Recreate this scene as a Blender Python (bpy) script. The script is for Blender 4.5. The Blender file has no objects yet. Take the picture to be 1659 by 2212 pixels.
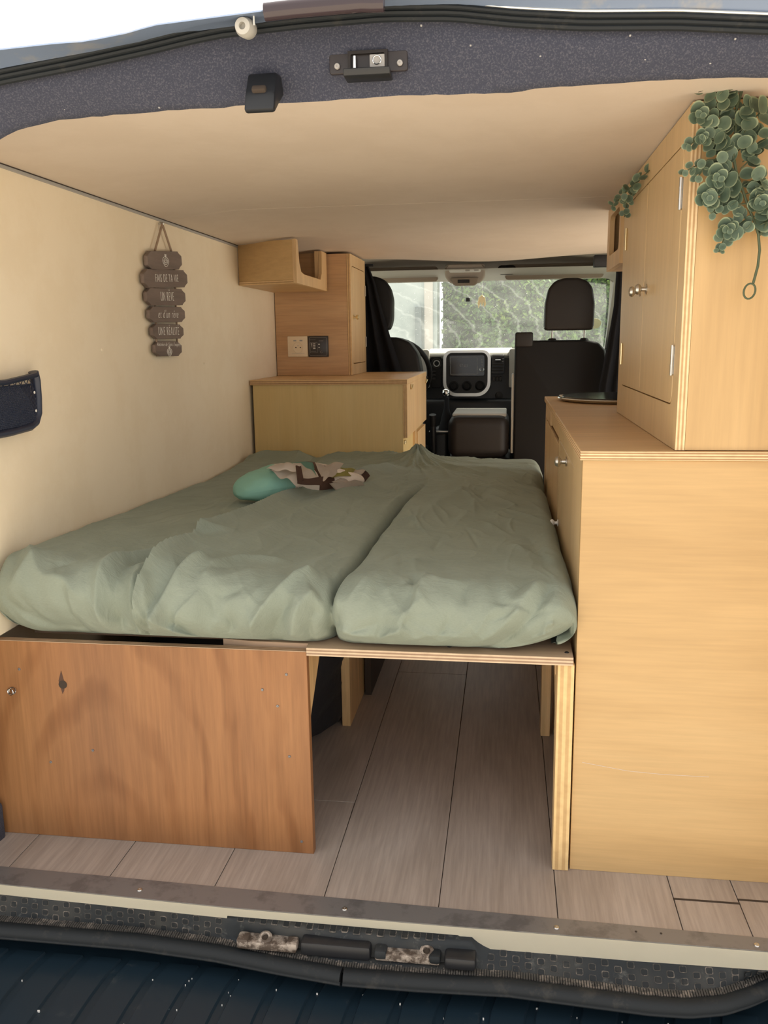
import bpy, bmesh, math, random
import numpy as np
from mathutils import Vector, Matrix, noise
random.seed(7)
S = bpy.context.scene
C = S.collection

# ------------------------------------------------------------ camera
cam_d = bpy.data.cameras.new('camera'); cam = bpy.data.objects.new('camera', cam_d); C.objects.link(cam)
R_ = (0.99025545, 0.13867752, -0.0127546); D_ = (0.01464954, -0.19480895, -0.9807318); F_ = (-0.13849016, 0.97098817, -0.19494219)
cp = (0.07526439, -1.46757543, 0.96334729)
cam.matrix_world = Matrix(((R_[0], -D_[0], -F_[0], cp[0]), (R_[1], -D_[1], -F_[1], cp[1]), (R_[2], -D_[2], -F_[2], cp[2]), (0, 0, 0, 1)))
cam_d.sensor_fit = 'HORIZONTAL'; cam_d.sensor_width = 36; cam_d.lens = 36 * 1861.88 / 1659
cam_d.clip_start = .02; cam_d.clip_end = 200
S.camera = cam
# ------------------------------------------------------------ sky and sun
W = bpy.data.worlds.new('sky'); S.world = W; W.use_nodes = True
wn = W.node_tree.nodes; wn.clear()
wo = wn.new('ShaderNodeOutputWorld'); wb = wn.new('ShaderNodeBackground')
wb.inputs[0].default_value = (1.0, .975, .94, 1); wb.inputs[1].default_value = .85
W.node_tree.links.new(wb.outputs[0], wo.inputs[0])
sd = bpy.data.lights.new('sun', 'SUN'); sd.energy = 6.5; sd.angle = .12; sd.color = (1, .93, .8)
sun = bpy.data.objects.new('sun', sd); C.objects.link(sun)
sun.rotation_euler = Vector((.48, .22, .85)).to_track_quat('Z', 'Y').to_euler()
S.view_settings.view_transform = 'Standard'; S.view_settings.look = 'None'
S.view_settings.gamma = 1; S.view_settings.use_curve_mapping = False
S.view_settings.exposure = 0.75

# ------------------------------------------------------------ materials
def mat(name, col, rough=.6, metal=0, spec=.5, bump=None, emis=None, trans=0):
    m = bpy.data.materials.new(name); m.use_nodes = True
    nt = m.node_tree; b = nt.nodes['Principled BSDF']
    b.inputs['Base Color'].default_value = (*col, 1); b.inputs['Roughness'].default_value = rough
    b.inputs['Metallic'].default_value = metal; b.inputs['Specular IOR Level'].default_value = spec
    if trans: b.inputs['Transmission Weight'].default_value = trans
    if emis: b.inputs['Emission Color'].default_value = (*emis[0], 1); b.inputs['Emission Strength'].default_value = emis[1]
    if bump:
        tc = nt.nodes.new('ShaderNodeTexCoord'); n = nt.nodes.new('ShaderNodeTexNoise'); n.inputs['Scale'].default_value = bump[0]; n.inputs['Detail'].default_value = 4
        bp = nt.nodes.new('ShaderNodeBump'); bp.inputs['Strength'].default_value = bump[1]; bp.inputs['Distance'].default_value = bump[2] if len(bump) > 2 else .002
        nt.links.new(tc.outputs['Object'], n.inputs['Vector']); nt.links.new(n.outputs[0], bp.inputs['Height']); nt.links.new(bp.outputs[0], b.inputs['Normal'])
    return m
def ramp(nt, fac, stops):
    r = nt.nodes.new('ShaderNodeValToRGB'); e = r.color_ramp.elements
    while len(e) > 1: e.remove(e[-1])
    e[0].position = stops[0][0]; e[0].color = (*stops[0][1], 1)
    for p, c in stops[1:]:
        q = e.new(p); q.color = (*c, 1)
    nt.links.new(fac, r.inputs[0]); return r.outputs[0]
def mixc(nt, fac, a, b, mode='MIX'):
    m = nt.nodes.new('ShaderNodeMix'); m.data_type = 'RGBA'; m.blend_type = mode
    for s, v in ((m.inputs[0], fac), (m.inputs[6], a), (m.inputs[7], b)):
        if isinstance(v, (int, float)): s.default_value = v
        elif isinstance(v, tuple): s.default_value = (*v, 1)
        else: nt.links.new(v, s)
    return m.outputs[2]
def coord(nt, scale, kind='Object', rot=(0, 0, 0)):
    tc = nt.nodes.new('ShaderNodeTexCoord'); mp = nt.nodes.new('ShaderNodeMapping')
    mp.inputs['Scale'].default_value = scale; mp.inputs['Rotation'].default_value = rot
    nt.links.new(tc.outputs[kind], mp.inputs[0]); return mp.outputs[0]
def noise_n(nt, vec, scale, detail=4, rough=.5, dist=0):
    n = nt.nodes.new('ShaderNodeTexNoise'); n.inputs['Scale'].default_value = scale; n.inputs['Detail'].default_value = detail
    n.inputs['Roughness'].default_value = rough; n.inputs['Distortion'].default_value = dist
    nt.links.new(vec, n.inputs['Vector']); return n.outputs[0]
def wood(name, dark, mid, light, axis, fine=160, broad=3.0, rough=.45, contrast=1.0, ring=0):
    """grain runs along `axis` (0,1,2)"""
    m = mat(name, mid, rough); nt = m.node_tree; b = nt.nodes['Principled BSDF']
    sc = [1, 1, 1]; sc[axis] = .045
    v = coord(nt, tuple(sc)); f = noise_n(nt, v, fine, 5, .6)
    sc2 = [1, 1, 1]; sc2[axis] = .22
    v2 = coord(nt, tuple(sc2)); g = noise_n(nt, v2, broad * 3, 4, .55, 1.2)
    c1 = ramp(nt, g, [(.3, dark), (.5, mid), (.72, light)])
    k = .16 * contrast
    c2 = ramp(nt, f, [(.35, (1 - k,) * 3), (.65, (1, 1, 1))])
    c = mixc(nt, 1.0, c1, c2, 'MULTIPLY')
    if ring:
        w = nt.nodes.new('ShaderNodeTexWave'); w.wave_type = 'RINGS'; w.rings_direction = 'SPHERICAL'
        w.inputs['Scale'].default_value = ring; w.inputs['Distortion'].default_value = 5; w.inputs['Detail'].default_value = 3; w.inputs['Detail Scale'].default_value = 1.6
        vv = coord(nt, (1.0, 0, .42)); vv.node.inputs['Location'].default_value = (.11, 0, .02)
        nt.links.new(vv, w.inputs[0])
        c3 = ramp(nt, w.outputs[1], [(.0, (.70, .62, .55)), (.35, (1, 1, 1))])
        c = mixc(nt, ramp(nt, noise_n(nt, coord(nt, (1, 1, 1)), 5, 2), [(.35, (.1, .1, .1)), (.6, (.75, .75, .75))]), c, c3, 'MULTIPLY')
    nt.links.new(c, b.inputs['Base Color'])
    bp = nt.nodes.new('ShaderNodeBump'); bp.inputs['Strength'].default_value = .12; bp.inputs['Distance'].default_value = .001
    nt.links.new(f, bp.inputs['Height']); nt.links.new(bp.outputs[0], b.inputs['Normal'])
    return m
def ply_edge(name, axis, t0, th, n=7, light=(.86, .62, .36), dark=(.42, .24, .11)):
    """the layered edge of plywood: stripes across `axis` from world coordinate t0 over thickness th"""
    m = mat(name, light, .6); nt = m.node_tree; b = nt.nodes['Principled BSDF']
    g = nt.nodes.new('ShaderNodeNewGeometry'); s = nt.nodes.new('ShaderNodeSeparateXYZ'); nt.links.new(g.outputs['Position'], s.inputs[0])
    a = nt.nodes.new('ShaderNodeMath'); a.operation = 'SUBTRACT'; nt.links.new(s.outputs[axis], a.inputs[0]); a.inputs[1].default_value = t0
    d = nt.nodes.new('ShaderNodeMath'); d.operation = 'DIVIDE'; nt.links.new(a.outputs[0], d.inputs[0]); d.inputs[1].default_value = th
    st = []
    for i in range(n):
        st.append((i / n + .001, light if i % 2 == 0 else dark)); st.append(((i + .8) / n, light if i % 2 == 0 else dark))
    c = ramp(nt, d.outputs[0], st)
    nz = noise_n(nt, coord(nt, (1, 1, 1)), 60, 3)
    c = mixc(nt, .5, c, ramp(nt, nz, [(.3, (.7, .65, .6)), (.7, (1, 1, 1))]), 'MULTIPLY')
    nt.links.new(c, b.inputs['Base Color']); return m
def spotted(name, base, spot, scale, thr, rough=.6, metal=0, bump=.3, broad=None):
    m = mat(name, base, rough, metal); nt = m.node_tree; b = nt.nodes['Principled BSDF']
    n = noise_n(nt, coord(nt, (1, 1, 1)), scale, 6, .7); c = ramp(nt, n, [(thr, base), (min(thr + .12, 1), spot)])
    if broad:
        n2 = noise_n(nt, coord(nt, (1, 1, 1)), broad[1], 3); c = mixc(nt, ramp(nt, n2, [(.45, (0, 0, 0)), (.65, (1, 1, 1))]), c, broad[0])
    nt.links.new(c, b.inputs['Base Color'])
    bp = nt.nodes.new('ShaderNodeBump'); bp.inputs['Strength'].default_value = bump; bp.inputs['Distance'].default_value = .002
    nt.links.new(n, bp.inputs['Height']); nt.links.new(bp.outputs[0], b.inputs['Normal']); return m

M = {}
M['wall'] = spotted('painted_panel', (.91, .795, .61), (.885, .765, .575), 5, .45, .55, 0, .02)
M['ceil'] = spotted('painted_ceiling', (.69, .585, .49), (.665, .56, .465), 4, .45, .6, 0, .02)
BD, BM, BL = (.52, .33, .145), (.59, .385, .175), (.65, .44, .21)
M['birch_z'] = wood('birch_ply_upright', BD, BM, BL, 2, 120, 1.2, .45, .5)
M['birch_x'] = wood('birch_ply_across', BD, BM, BL, 0, 120, 1.2, .45, .6)
M['birch_y'] = wood('birch_ply_along', (.52, .32, .15), (.58, .37, .18), (.64, .42, .22), 0, 100, 1.5, .4, .9)
M['door_z'] = wood('birch_door', (.60, .42, .21), (.66, .47, .25), (.70, .51, .29), 2, 120, 1.2, .4, .5)
M['pine_pale'] = wood('pale_yellow_ply', (.60, .42, .16), (.68, .50, .215), (.73, .56, .27), 2, 140, .9, .45, .35)
M['beech'] = wood('beech_ply', (.54, .31, .14), (.60, .36, .18), (.66, .42, .22), 0, 130, 2.2, .4, 1.0)
M['beech_z'] = wood('beech_frame', (.66, .42, .20), (.74, .50, .26), (.78, .55, .30), 2, 130, 2.2, .4, 1.0)
M['okoume'] = wood('red_brown_ply', (.24, .105, .045), (.34, .155, .062), (.42, .205, .085), 2, 150, .8, .4, 1.2, ring=4.2)
M['pine'] = wood('pine_leg', (.62, .38, .16), (.76, .50, .24), (.84, .60, .32), 2, 90, 3, .5, 1.2)
M['board'] = wood('raw_ply_board', (.48, .32, .21), (.55, .39, .27), (.62, .46, .33), 0, 100, 2, .6, .8)
M['floor'] = wood('grey_oak_vinyl', (.33, .27, .23), (.405, .338, .295), (.47, .40, .355), 1, 150, 1.6, .42, 1.3)
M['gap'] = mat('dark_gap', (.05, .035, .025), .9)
M['black'] = mat('black_plastic', (.013, .014, .017), .42, bump=(300, .1, .0005))
M['dark_cloth'] = mat('black_cloth', (.012, .012, .016), .85, bump=(40, .5, .004))
M['leather'] = mat('black_leather', (.008, .007, .007), .55, 0, .3, bump=(260, .25, .001))
M['leather_b'] = mat('brown_black_leather', (.022, .017, .015), .45, 0, .4, bump=(260, .25, .001))
M['grey_pl'] = mat('pale_grey_plastic', (.46, .44, .40), .5)
M['headliner'] = mat('beige_headliner', (.42, .36, .31), .85)
M['visor'] = mat('beige_visor', (.30, .24, .19), .8)
M['silver'] = mat('silver_trim', (.72, .72, .70), .28, .7)
M['chrome'] = mat('chrome', (.85, .85, .84), .12, 1)
M['nickel'] = mat('brushed_nickel', (.62, .60, .56), .3, 1)
M['brass'] = mat('brass', (.75, .62, .36), .3, 1)
M['alu'] = spotted('scuffed_aluminium', (.25, .245, .25), (.18, .175, .18), 14, .5, .42, .5, .03)
M['alu_lip'] = mat('aluminium_lip', (.90, .84, .68), .4, .1)
M['felt'] = spotted('blue_black_felt', (.042, .046, .070), (.095, .095, .12), 420, .5, .95, 0, .5)  # base colour lifted to take in the veil glare over the felt
M['rubber'] = spotted('dusty_rubber', (.004, .007, .010), (.022, .022, .021), 30, .55, .68, 0, .15)
M['sill'] = spotted('dirty_sill_plastic', (.010, .014, .018), (.085, .085, .08), 40, .58, .7, 0, .3, ((.035, .035, .033), 9))
M['seal_pad'] = spotted('dusty_seal_strip', (.06, .055, .05), (.20, .17, .145), 60, .5, .8, 0, .4)
M['bumper'] = spotted('navy_bumper_plastic', (.010, .022, .034), (.045, .055, .06), 12, .6, .4, 0, .1)
M['rust'] = spotted('rusty_metal', (.10, .075, .06), (.42, .36, .31), 45, .45, .55, .4, .6)
M['paint'] = spotted('dull_blue_grey_paint', (.17, .22, .32), (.30, .29, .28), 5, .58, .45, .0, .02)
M['socket'] = mat('cream_socket', (.84, .70, .50), .4)
M['panel_dk'] = mat('dark_control_panel', (.035, .028, .028), .35)
M['white'] = mat('white_print', (.82, .80, .76), .6)
M['greyprint'] = mat('grey_print', (.42, .40, .38), .6)
M['plaque'] = wood('grey_stained_wood', (.17, .125, .105), (.205, .155, .132), (.24, .185, .16), 1, 120, 3, .7, 1)
M['rope'] = mat('jute_cord', (.34, .24, .17), .9, bump=(600, .6, .001))
M['net'] = mat('navy_plastic', (.016, .022, .045), .4)
M['screen'] = mat('dark_screen', (.012, .012, .014), .12)
M['green'] = mat('green_stem', (.07, .09, .045), .55)
M['mint'] = mat('mint_cotton', (.22, .44, .36), .85, bump=(500, .15, .0006))
M['cream'] = mat('cream_cotton', (.72, .64, .56), .85, bump=(500, .15, .0006))
M['brown'] = mat('brown_cotton', (.10, .05, .032), .85, bump=(500, .15, .0006))
M['yellow'] = mat('olive_yellow_cotton', (.44, .40, .11), .85, bump=(500, .15, .0006))
M['render_wall'] = spotted('pale_render', (.34, .39, .40), (.28, .33, .34), 2, .45, .9)
M['slate'] = mat('grey_post', (.12, .15, .165), .8)
M['ground'] = spotted('pale_concrete_ground', (.62, .56, .48), (.55, .50, .42), 8, .45, .9, 0, .2)
M['glasslens'] = mat('dark_lens', (.05, .035, .04), .15)
M['sticker'] = mat('pale_yellow_sticker', (.85, .82, .55), .7)
M['white_trim'] = mat('white_door_trim', (.75, .76, .74), .5)  # plain white for the pin, seat trim and lamp lens

# sage sheet: woven cloth
m = mat('sage_sheet', (.24, .26, .19), .85); nt = m.node_tree; b = nt.nodes['Principled BSDF']
v = coord(nt, (1, 1, 1)); n1 = noise_n(nt, v, 9, 3, .5); n2 = noise_n(nt, coord(nt, (1, 3, 1), rot=(0, 0, .5)), 28, 5, .65, .8); n3 = noise_n(nt, coord(nt, (.2, 1, 1)), 900, 2)
c = ramp(nt, n1, [(.3, (.235, .27, .215)), (.7, (.275, .31, .25))]); c = mixc(nt, .35, c, ramp(nt, n3, [(.3, (.75, .75, .75)), (.7, (1.0, 1.0, 1.0))]), 'MULTIPLY')
nt.links.new(c, b.inputs['Base Color'])
try:
    b.inputs['Sheen Weight'].default_value = .12; b.inputs['Sheen Roughness'].default_value = .4; b.inputs['Sheen Tint'].default_value = (.8, 1, .95, 1)
except Exception: pass
bp = nt.nodes.new('ShaderNodeBump'); bp.inputs['Strength'].default_value = .38; bp.inputs['Distance'].default_value = .006
nt.links.new(n2, bp.inputs['Height']); nt.links.new(bp.outputs[0], b.inputs['Normal']); M['sheet'] = m

# leaf: green face with a paler rim, by distance from the leaf's own centre
m = mat('eucalyptus_leaf', (.13, .20, .14), .6); nt = m.node_tree; b = nt.nodes['Principled BSDF']
tc = nt.nodes.new('ShaderNodeTexCoord'); vl = nt.nodes.new('ShaderNodeVectorMath'); vl.operation = 'LENGTH'
nt.links.new(tc.outputs['Object'], vl.inputs[0])
dv = nt.nodes.new('ShaderNodeMath'); dv.operation = 'DIVIDE'; nt.links.new(vl.outputs['Value'], dv.inputs[0]); dv.inputs[1].default_value = .0145
nt.links.new(ramp(nt, dv.outputs[0], [(0, (.06, .095, .065)), (.78, (.10, .145, .095)), (.9, (.25, .30, .19)), (1, (.30, .35, .22))]), b.inputs['Base Color']); M['leaf'] = m
# hedge leaves
m = mat('hedge_leaves', (.08, .14, .05), .6); nt = m.node_tree; b = nt.nodes['Principled BSDF']
n = noise_n(nt, coord(nt, (1, 1, 1)), 3.2, 5, .7)
nt.links.new(ramp(nt, n, [(.32, (.015, .04, .012)), (.5, (.07, .15, .035)), (.62, (.20, .31, .06)), (.72, (.48, .45, .12))]), b.inputs['Base Color'])
b.inputs['Subsurface Weight'].default_value = 0; M['hedge'] = m
# glass of the windscreen: clear, with a film of dust and wiper scratches
def dusty_glass(name, amount, wiped=None):
    m = bpy.data.materials.new(name); m.use_nodes = True; nt = m.node_tree; nt.nodes.clear()
    o = nt.nodes.new('ShaderNodeOutputMaterial'); t = nt.nodes.new('ShaderNodeBsdfTransparent'); t.inputs[0].default_value = (.93, .98, .95, 1)
    d = nt.nodes.new('ShaderNodeBsdfTranslucent'); d.inputs[0].default_value = (.86, .90, .85, 1)
    mx = nt.nodes.new('ShaderNodeMixShader')
    n = noise_n(nt, coord(nt, (1, 1, 1)), 3.5, 5, .6)
    # arcs left by the wipers
    w = nt.nodes.new('ShaderNodeTexWave'); w.wave_type = 'RINGS'; w.rings_direction = 'SPHERICAL'; w.inputs['Scale'].default_value = 3.1
    w.inputs['Distortion'].default_value = 3.5; w.inputs['Detail'].default_value = 5; w.inputs['Detail Scale'].default_value = 2.5
    mp = nt.nodes.new('ShaderNodeMapping'); mp.inputs['Location'].default_value = (.75, 0, .55); tc = nt.nodes.new('ShaderNodeTexCoord'); nt.links.new(tc.outputs['Object'], mp.inputs[0]); nt.links.new(mp.outputs[0], w.inputs[0])
    arcs = ramp(nt, w.outputs[1], [(.93, (0, 0, 0)), (1, (1, 1, 1))])
    sp = noise_n(nt, coord(nt, (1, 1, 1)), 150, 1, .5); spk = ramp(nt, sp, [(.73, (0, 0, 0)), (.78, (1, 1, 1))])
    base = ramp(nt, n, [(.3, (amount * .45,) * 3), (.7, (amount * 1.2,) * 3)])
    m1 = nt.nodes.new('ShaderNodeMath'); m1.operation = 'MULTIPLY_ADD'; nt.links.new(arcs, m1.inputs[0]); m1.inputs[1].default_value = .045; nt.links.new(base, m1.inputs[2])
    m2 = nt.nodes.new('ShaderNodeMath'); m2.operation = 'MULTIPLY_ADD'; nt.links.new(spk, m2.inputs[0]); m2.inputs[1].default_value = .35; nt.links.new(m1.outputs[0], m2.inputs[2])
    nt.links.new(m2.outputs[0], mx.inputs[0]); nt.links.new(t.outputs[0], mx.inputs[1]); nt.links.new(d.outputs[0], mx.inputs[2]); nt.links.new(mx.outputs[0], o.inputs[0]); return m
M['windscreen'] = dusty_glass('dusty_windscreen_glass', .10)
M['windscreen_clean'] = dusty_glass('wiped_windscreen_glass', .05)
M['okoume'].node_tree.nodes['Principled BSDF'].inputs['Specular IOR Level'].default_value = .35

# ------------------------------------------------------------ mesh helpers
class MB:
    def __init__(s): s.bm = bmesh.new(); s.mi = 0
    def _new(s, fn):
        a = set(s.bm.faces); fn(); 
        for f in s.bm.faces:
            if f not in a: f.material_index = s.mi
    def box(s, x0, x1, y0, y1, z0, z1, bev=0, seg=2, rot=None, about=None):
        t = bmesh.new(); r = bmesh.ops.create_cube(t, size=1)
        for v in t.verts: v.co = Vector(((x0 + x1) / 2 + v.co.x * (x1 - x0), (y0 + y1) / 2 + v.co.y * (y1 - y0), (z0 + z1) / 2 + v.co.z * (z1 - z0)))
        if bev: bmesh.ops.bevel(t, geom=t.edges[:], offset=bev, segments=seg, profile=.5, affect='EDGES')
        if rot is not None:
            c = Vector(about or ((x0 + x1) / 2, (y0 + y1) / 2, (z0 + z1) / 2))
            for v in t.verts: v.co = c + rot @ (v.co - c)
        s.merge(t); return s
    def merge(s, t):
        mp = {}
        for v in t.verts: mp[v] = s.bm.verts.new(v.co)
        for f in t.faces:
            try: g = s.bm.faces.new([mp[v] for v in f.verts]); g.material_index = s.mi
            except ValueError: pass
        t.free()
    def prism(s, pts, axis, a0, a1, bev=0, seg=2):
        """pts in the two other axes (x,y,z order), extruded along axis"""
        t = bmesh.new()
        def mk(p, a):
            q = list(p); q.insert(axis, a); return q
        A = [t.verts.new(mk(p, a0)) for p in pts]; B = [t.verts.new(mk(p, a1)) for p in pts]
        n = len(pts)
        t.faces.new(A); t.faces.new(B[::-1])
        for i in range(n): t.faces.new([A[i], B[i], B[(i + 1) % n], A[(i + 1) % n]])
        bmesh.ops.recalc_face_normals(t, faces=t.faces[:])
        if bev: bmesh.ops.bevel(t, geom=[e for e in t.edges], offset=bev, segments=seg, profile=.5, affect='EDGES')
        s.merge(t); return s
    def ring(s, outer, inner, axis, a0, a1):
        t = bmesh.new()
        def mk(p, a):
            q = list(p); q.insert(axis, a); return q
        n = len(inner)
        O0 = [t.verts.new(mk(p, a0)) for p in outer]; O1 = [t.verts.new(mk(p, a1)) for p in outer]
        I0 = [t.verts.new(mk(p, a0)) for p in inner]; I1 = [t.verts.new(mk(p, a1)) for p in inner]
        for i in range(n):
            j = (i + 1) % n
            t.faces.new([O0[i], O0[j], I0[j], I0[i]]); t.faces.new([O1[i], I1[i], I1[j], O1[j]])
            t.faces.new([O0[i], O1[i], O1[j], O0[j]]); t.faces.new([I0[i], I0[j], I1[j], I1[i]])
        bmesh.ops.remove_doubles(t, verts=t.verts[:], dist=1e-6)
        bmesh.ops.recalc_face_normals(t, faces=t.faces[:]); s.merge(t); return s
    def tube(s, path, r, n=8, caps=True, closed=False, scale=None):
        P = [Vector(p) for p in path]; t = bmesh.new(); rings = []; up = None
        N = len(P)
        for i, p in enumerate(P):
            a = P[(i - 1) % N] if (closed or i > 0) else p; c = P[(i + 1) % N] if (closed or i < N - 1) else p
            d = (c - a).normalized()
            if up is None:
                up = Vector((0, 0, 1)) if abs(d.z) < .9 else Vector((1, 0, 0))
            sx = d.cross(up).normalized(); up = sx.cross(d).normalized()
            rr = r[i] if isinstance(r, (list, tuple)) else r
            k = scale or (1, 1)
            rings.append([t.verts.new(p + sx * math.cos(2 * math.pi * j / n) * rr * k[0] + up * math.sin(2 * math.pi * j / n) * rr * k[1]) for j in range(n)])
        for i in range(N if closed else N - 1):
            A = rings[i]; B = rings[(i + 1) % N]
            for j in range(n): t.faces.new([A[j], A[(j + 1) % n], B[(j + 1) % n], B[j]])
        if caps and not closed: t.faces.new(rings[0][::-1]); t.faces.new(rings[-1])
        bmesh.ops.recalc_face_normals(t, faces=t.faces[:]); s.merge(t); return s
    def lathe(s, prof, loc, axis=(0, 0, 1), n=20):
        t = bmesh.new(); q = Vector((0, 0, 1)).rotation_difference(Vector(axis).normalized()); rings = []
        for r, h in prof:
            rings.append([t.verts.new(Vector(loc) + q @ Vector((r * math.cos(2 * math.pi * j / n), r * math.sin(2 * math.pi * j / n), h))) for j in range(n)])
        for A, B in zip(rings, rings[1:]):
            for j in range(n): t.faces.new([A[j], A[(j + 1) % n], B[(j + 1) % n], B[j]])
        t.faces.new(rings[0][::-1]); t.faces.new(rings[-1])
        bmesh.ops.remove_doubles(t, verts=t.verts[:], dist=1e-6)
        bmesh.ops.recalc_face_normals(t, faces=t.faces[:]); s.merge(t); return s
    def grid(s, P, thick=0):
        """P[i][j] -> points; optional thickness along normal"""
        t = bmesh.new(); V = [[t.verts.new(p) for p in row] for row in P]
        for i in range(len(P) - 1):
            for j in range(len(P[0]) - 1): t.faces.new([V[i][j], V[i + 1][j], V[i + 1][j + 1], V[i][j + 1]])
        if thick: bmesh.ops.solidify(t, geom=t.faces[:], thickness=thick)
        bmesh.ops.recalc_face_normals(t, faces=t.faces[:])
        s.merge(t); return s
    def build(s, name, m, parent=None, smooth=True, loc=None, ang=38):
        base = Vector(loc) if loc is not None else (wloc(parent) if parent is not None else Vector((0, 0, 0)))
        bmesh.ops.translate(s.bm, verts=s.bm.verts[:], vec=-base)
        if smooth:
            for f in s.bm.faces: f.smooth = True
            for e in s.bm.edges:
                if len(e.link_faces) == 2 and e.calc_face_angle(0) > math.radians(ang): e.smooth = False
        me = bpy.data.meshes.new(name); s.bm.to_mesh(me); s.bm.free()
        for k in (m if isinstance(m, (list, tuple)) else [m]): me.materials.append(k if not isinstance(k, str) else M[k])
        o = bpy.data.objects.new(name, me); C.objects.link(o)
        if parent is not None:
            o.parent = parent; o.location = base - wloc(parent)
        else: o.location = base
        return o
def wloc(o):
    v = Vector((0, 0, 0))
    while o is not None: v = v + o.location; o = o.parent
    return v
def tag(o, label=None, cat=None, group=None, kind=None):
    if label: o['label'] = label
    if cat: o['category'] = cat
    if group: o['group'] = group
    if kind: o['kind'] = kind
    return o
def thing(name, loc, label, cat, group=None):
    o = bpy.data.objects.new(name, None); o.empty_display_size = .05; C.objects.link(o); o.location = loc
    return tag(o, label, cat, group)
def structure(name, loc=(0, 0, 0)):
    o = bpy.data.objects.new(name, None); o.empty_display_size = .05; C.objects.link(o); o.location = loc; o['kind'] = 'structure'; return o
def rr(u0, u1, v0, v1, r, n=5):
    """rounded rectangle; r may be four radii: (u0v0,u1v0,u1v1,u0v1)"""
    if not isinstance(r, (tuple, list)): r = (r,) * 4
    P = []
    for (cu, cv, a), q in zip(((u0, v0, 180), (u1, v0, 270), (u1, v1, 0), (u0, v1, 90)), r):
        ccu = cu + (q if cu == u0 else -q); ccv = cv + (q if cv == v0 else -q)
        for k in range(n + 1):
            t = math.radians(a + 90 * k / n); P.append((ccu + q * math.cos(t), ccv + q * math.sin(t)))
    return P
def rect_for(n, u0, u1, v0, v1):
    P = []
    for c in ((u0, v0), (u1, v0), (u1, v1), (u0, v1)): P += [c] * (n + 1)
    return P
def knob(parent, loc, axis, s=1.0, m='nickel', name='knob'):
    b = MB(); b.lathe([(.001 * s, 0), (.0105 * s, 0), (.0105 * s, .0015), (.005 * s, .003), (.0045 * s, .010 * s), (.010 * s, .014 * s), (.0115 * s, .018 * s), (.009 * s, .023 * s), (.004 * s, .025 * s), (.0005, .0255 * s)], loc, axis)
    return b.build(name, m, parent)
def hinge(parent, x, y, z, L, m='nickel'):
    b = MB(); b.tube([(x, y, z - L / 2), (x, y, z + L / 2)], .003, 8)
    for k in (-.17, .17): b.tube([(x, y, z + L * k - .0008), (x, y, z + L * k + .0008)], .0036, 8)
    b.box(x + .0025, x + .0035, y - .004, y + .004, z - L / 2 + .002, z + L / 2 - .002)
    return b.build('hinge', m, parent)
def screw(parent, loc, axis, r=.0045, m='nickel'):
    b = MB(); b.lathe([(.0005, -.002), (r, -.002), (r, 0), (r * .8, .0012), (r * .35, .0013), (r * .3, .0004), (.0003, .0004)], loc, axis, 12)
    return b.build('screw', m, parent)
def text_obj(name, txt, size, mtx, parent, m, shear=0, extrude=.0004, sx=1.0):
    cu = bpy.data.curves.new(name, 'FONT'); cu.body = txt; cu.size = size; cu.align_x = 'CENTER'; cu.align_y = 'CENTER'; cu.shear = shear; cu.extrude = extrude; cu.offset = -size * .018; cu.space_character = 1.22
    t = bpy.data.objects.new(name, cu); C.objects.link(t)
    dg = bpy.context.evaluated_depsgraph_get(); me = bpy.data.meshes.new_from_object(t.evaluated_get(dg))
    bpy.data.objects.remove(t)
    me.transform(Matrix.Diagonal((sx, 1, 1, 1))); me.transform(mtx); me.materials.clear(); me.materials.append(M[m])
    o = bpy.data.objects.new(name, me); C.objects.link(o); o.parent = parent; return o

# ============================================================ SETTING
H = 1.30; XL, XR = -.876, .63
# ground outside
b = MB(); b.box(-14, 14, -12, 16, -.75, -.62); o = b.build('ground', 'ground'); o['kind'] = 'structure'
# floor
fl = structure('floor', (0, 0, 0))
MB().box(XL - .05, XR + .02, -.165, 2.46, -.03, -.0035).build('subfloor', 'gap', fl)
def plank(x0, x1, y0, y1):
    g = .0008
    MB().box(x0 + g, x1 - g, y0 + g, y1 - g, -.0035, 0, .0005, 1).build('floor_plank', 'floor', fl)
s3, w = -.028, .203
cuts = {-5: (.6, 1.8), -4: (1.15,), -3: (.75, 1.95), -2: (.185, 1.4), -1: (.927, 2.1), 0: (1.7,), 1: (.172, 1.4), 2: (-.066, 1.1), 3: (-.055, 1.5)}
for k in range(-5, 4):
    x0 = s3 + w * k; x1 = x0 + w; x0 = max(x0, XL - .05)
    if k == 1: pass
    if k == 2: x1 = .488
    if k == 3: x0 = .488; x1 = XR
    if x1 - x0 < .02: continue
    ys = [-.155] + list(cuts[k]) + [2.45]
    for a, c in zip(ys, ys[1:]): plank(x0, x1, a, c)
for yy, xa, xb in ((-.066, .378, .488), (-.055, .488, XR)):
    MB().box(xa, xb, yy - .0025, yy + .0025, -.002, .0004).build('joint_gap', 'gap', fl)
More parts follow.
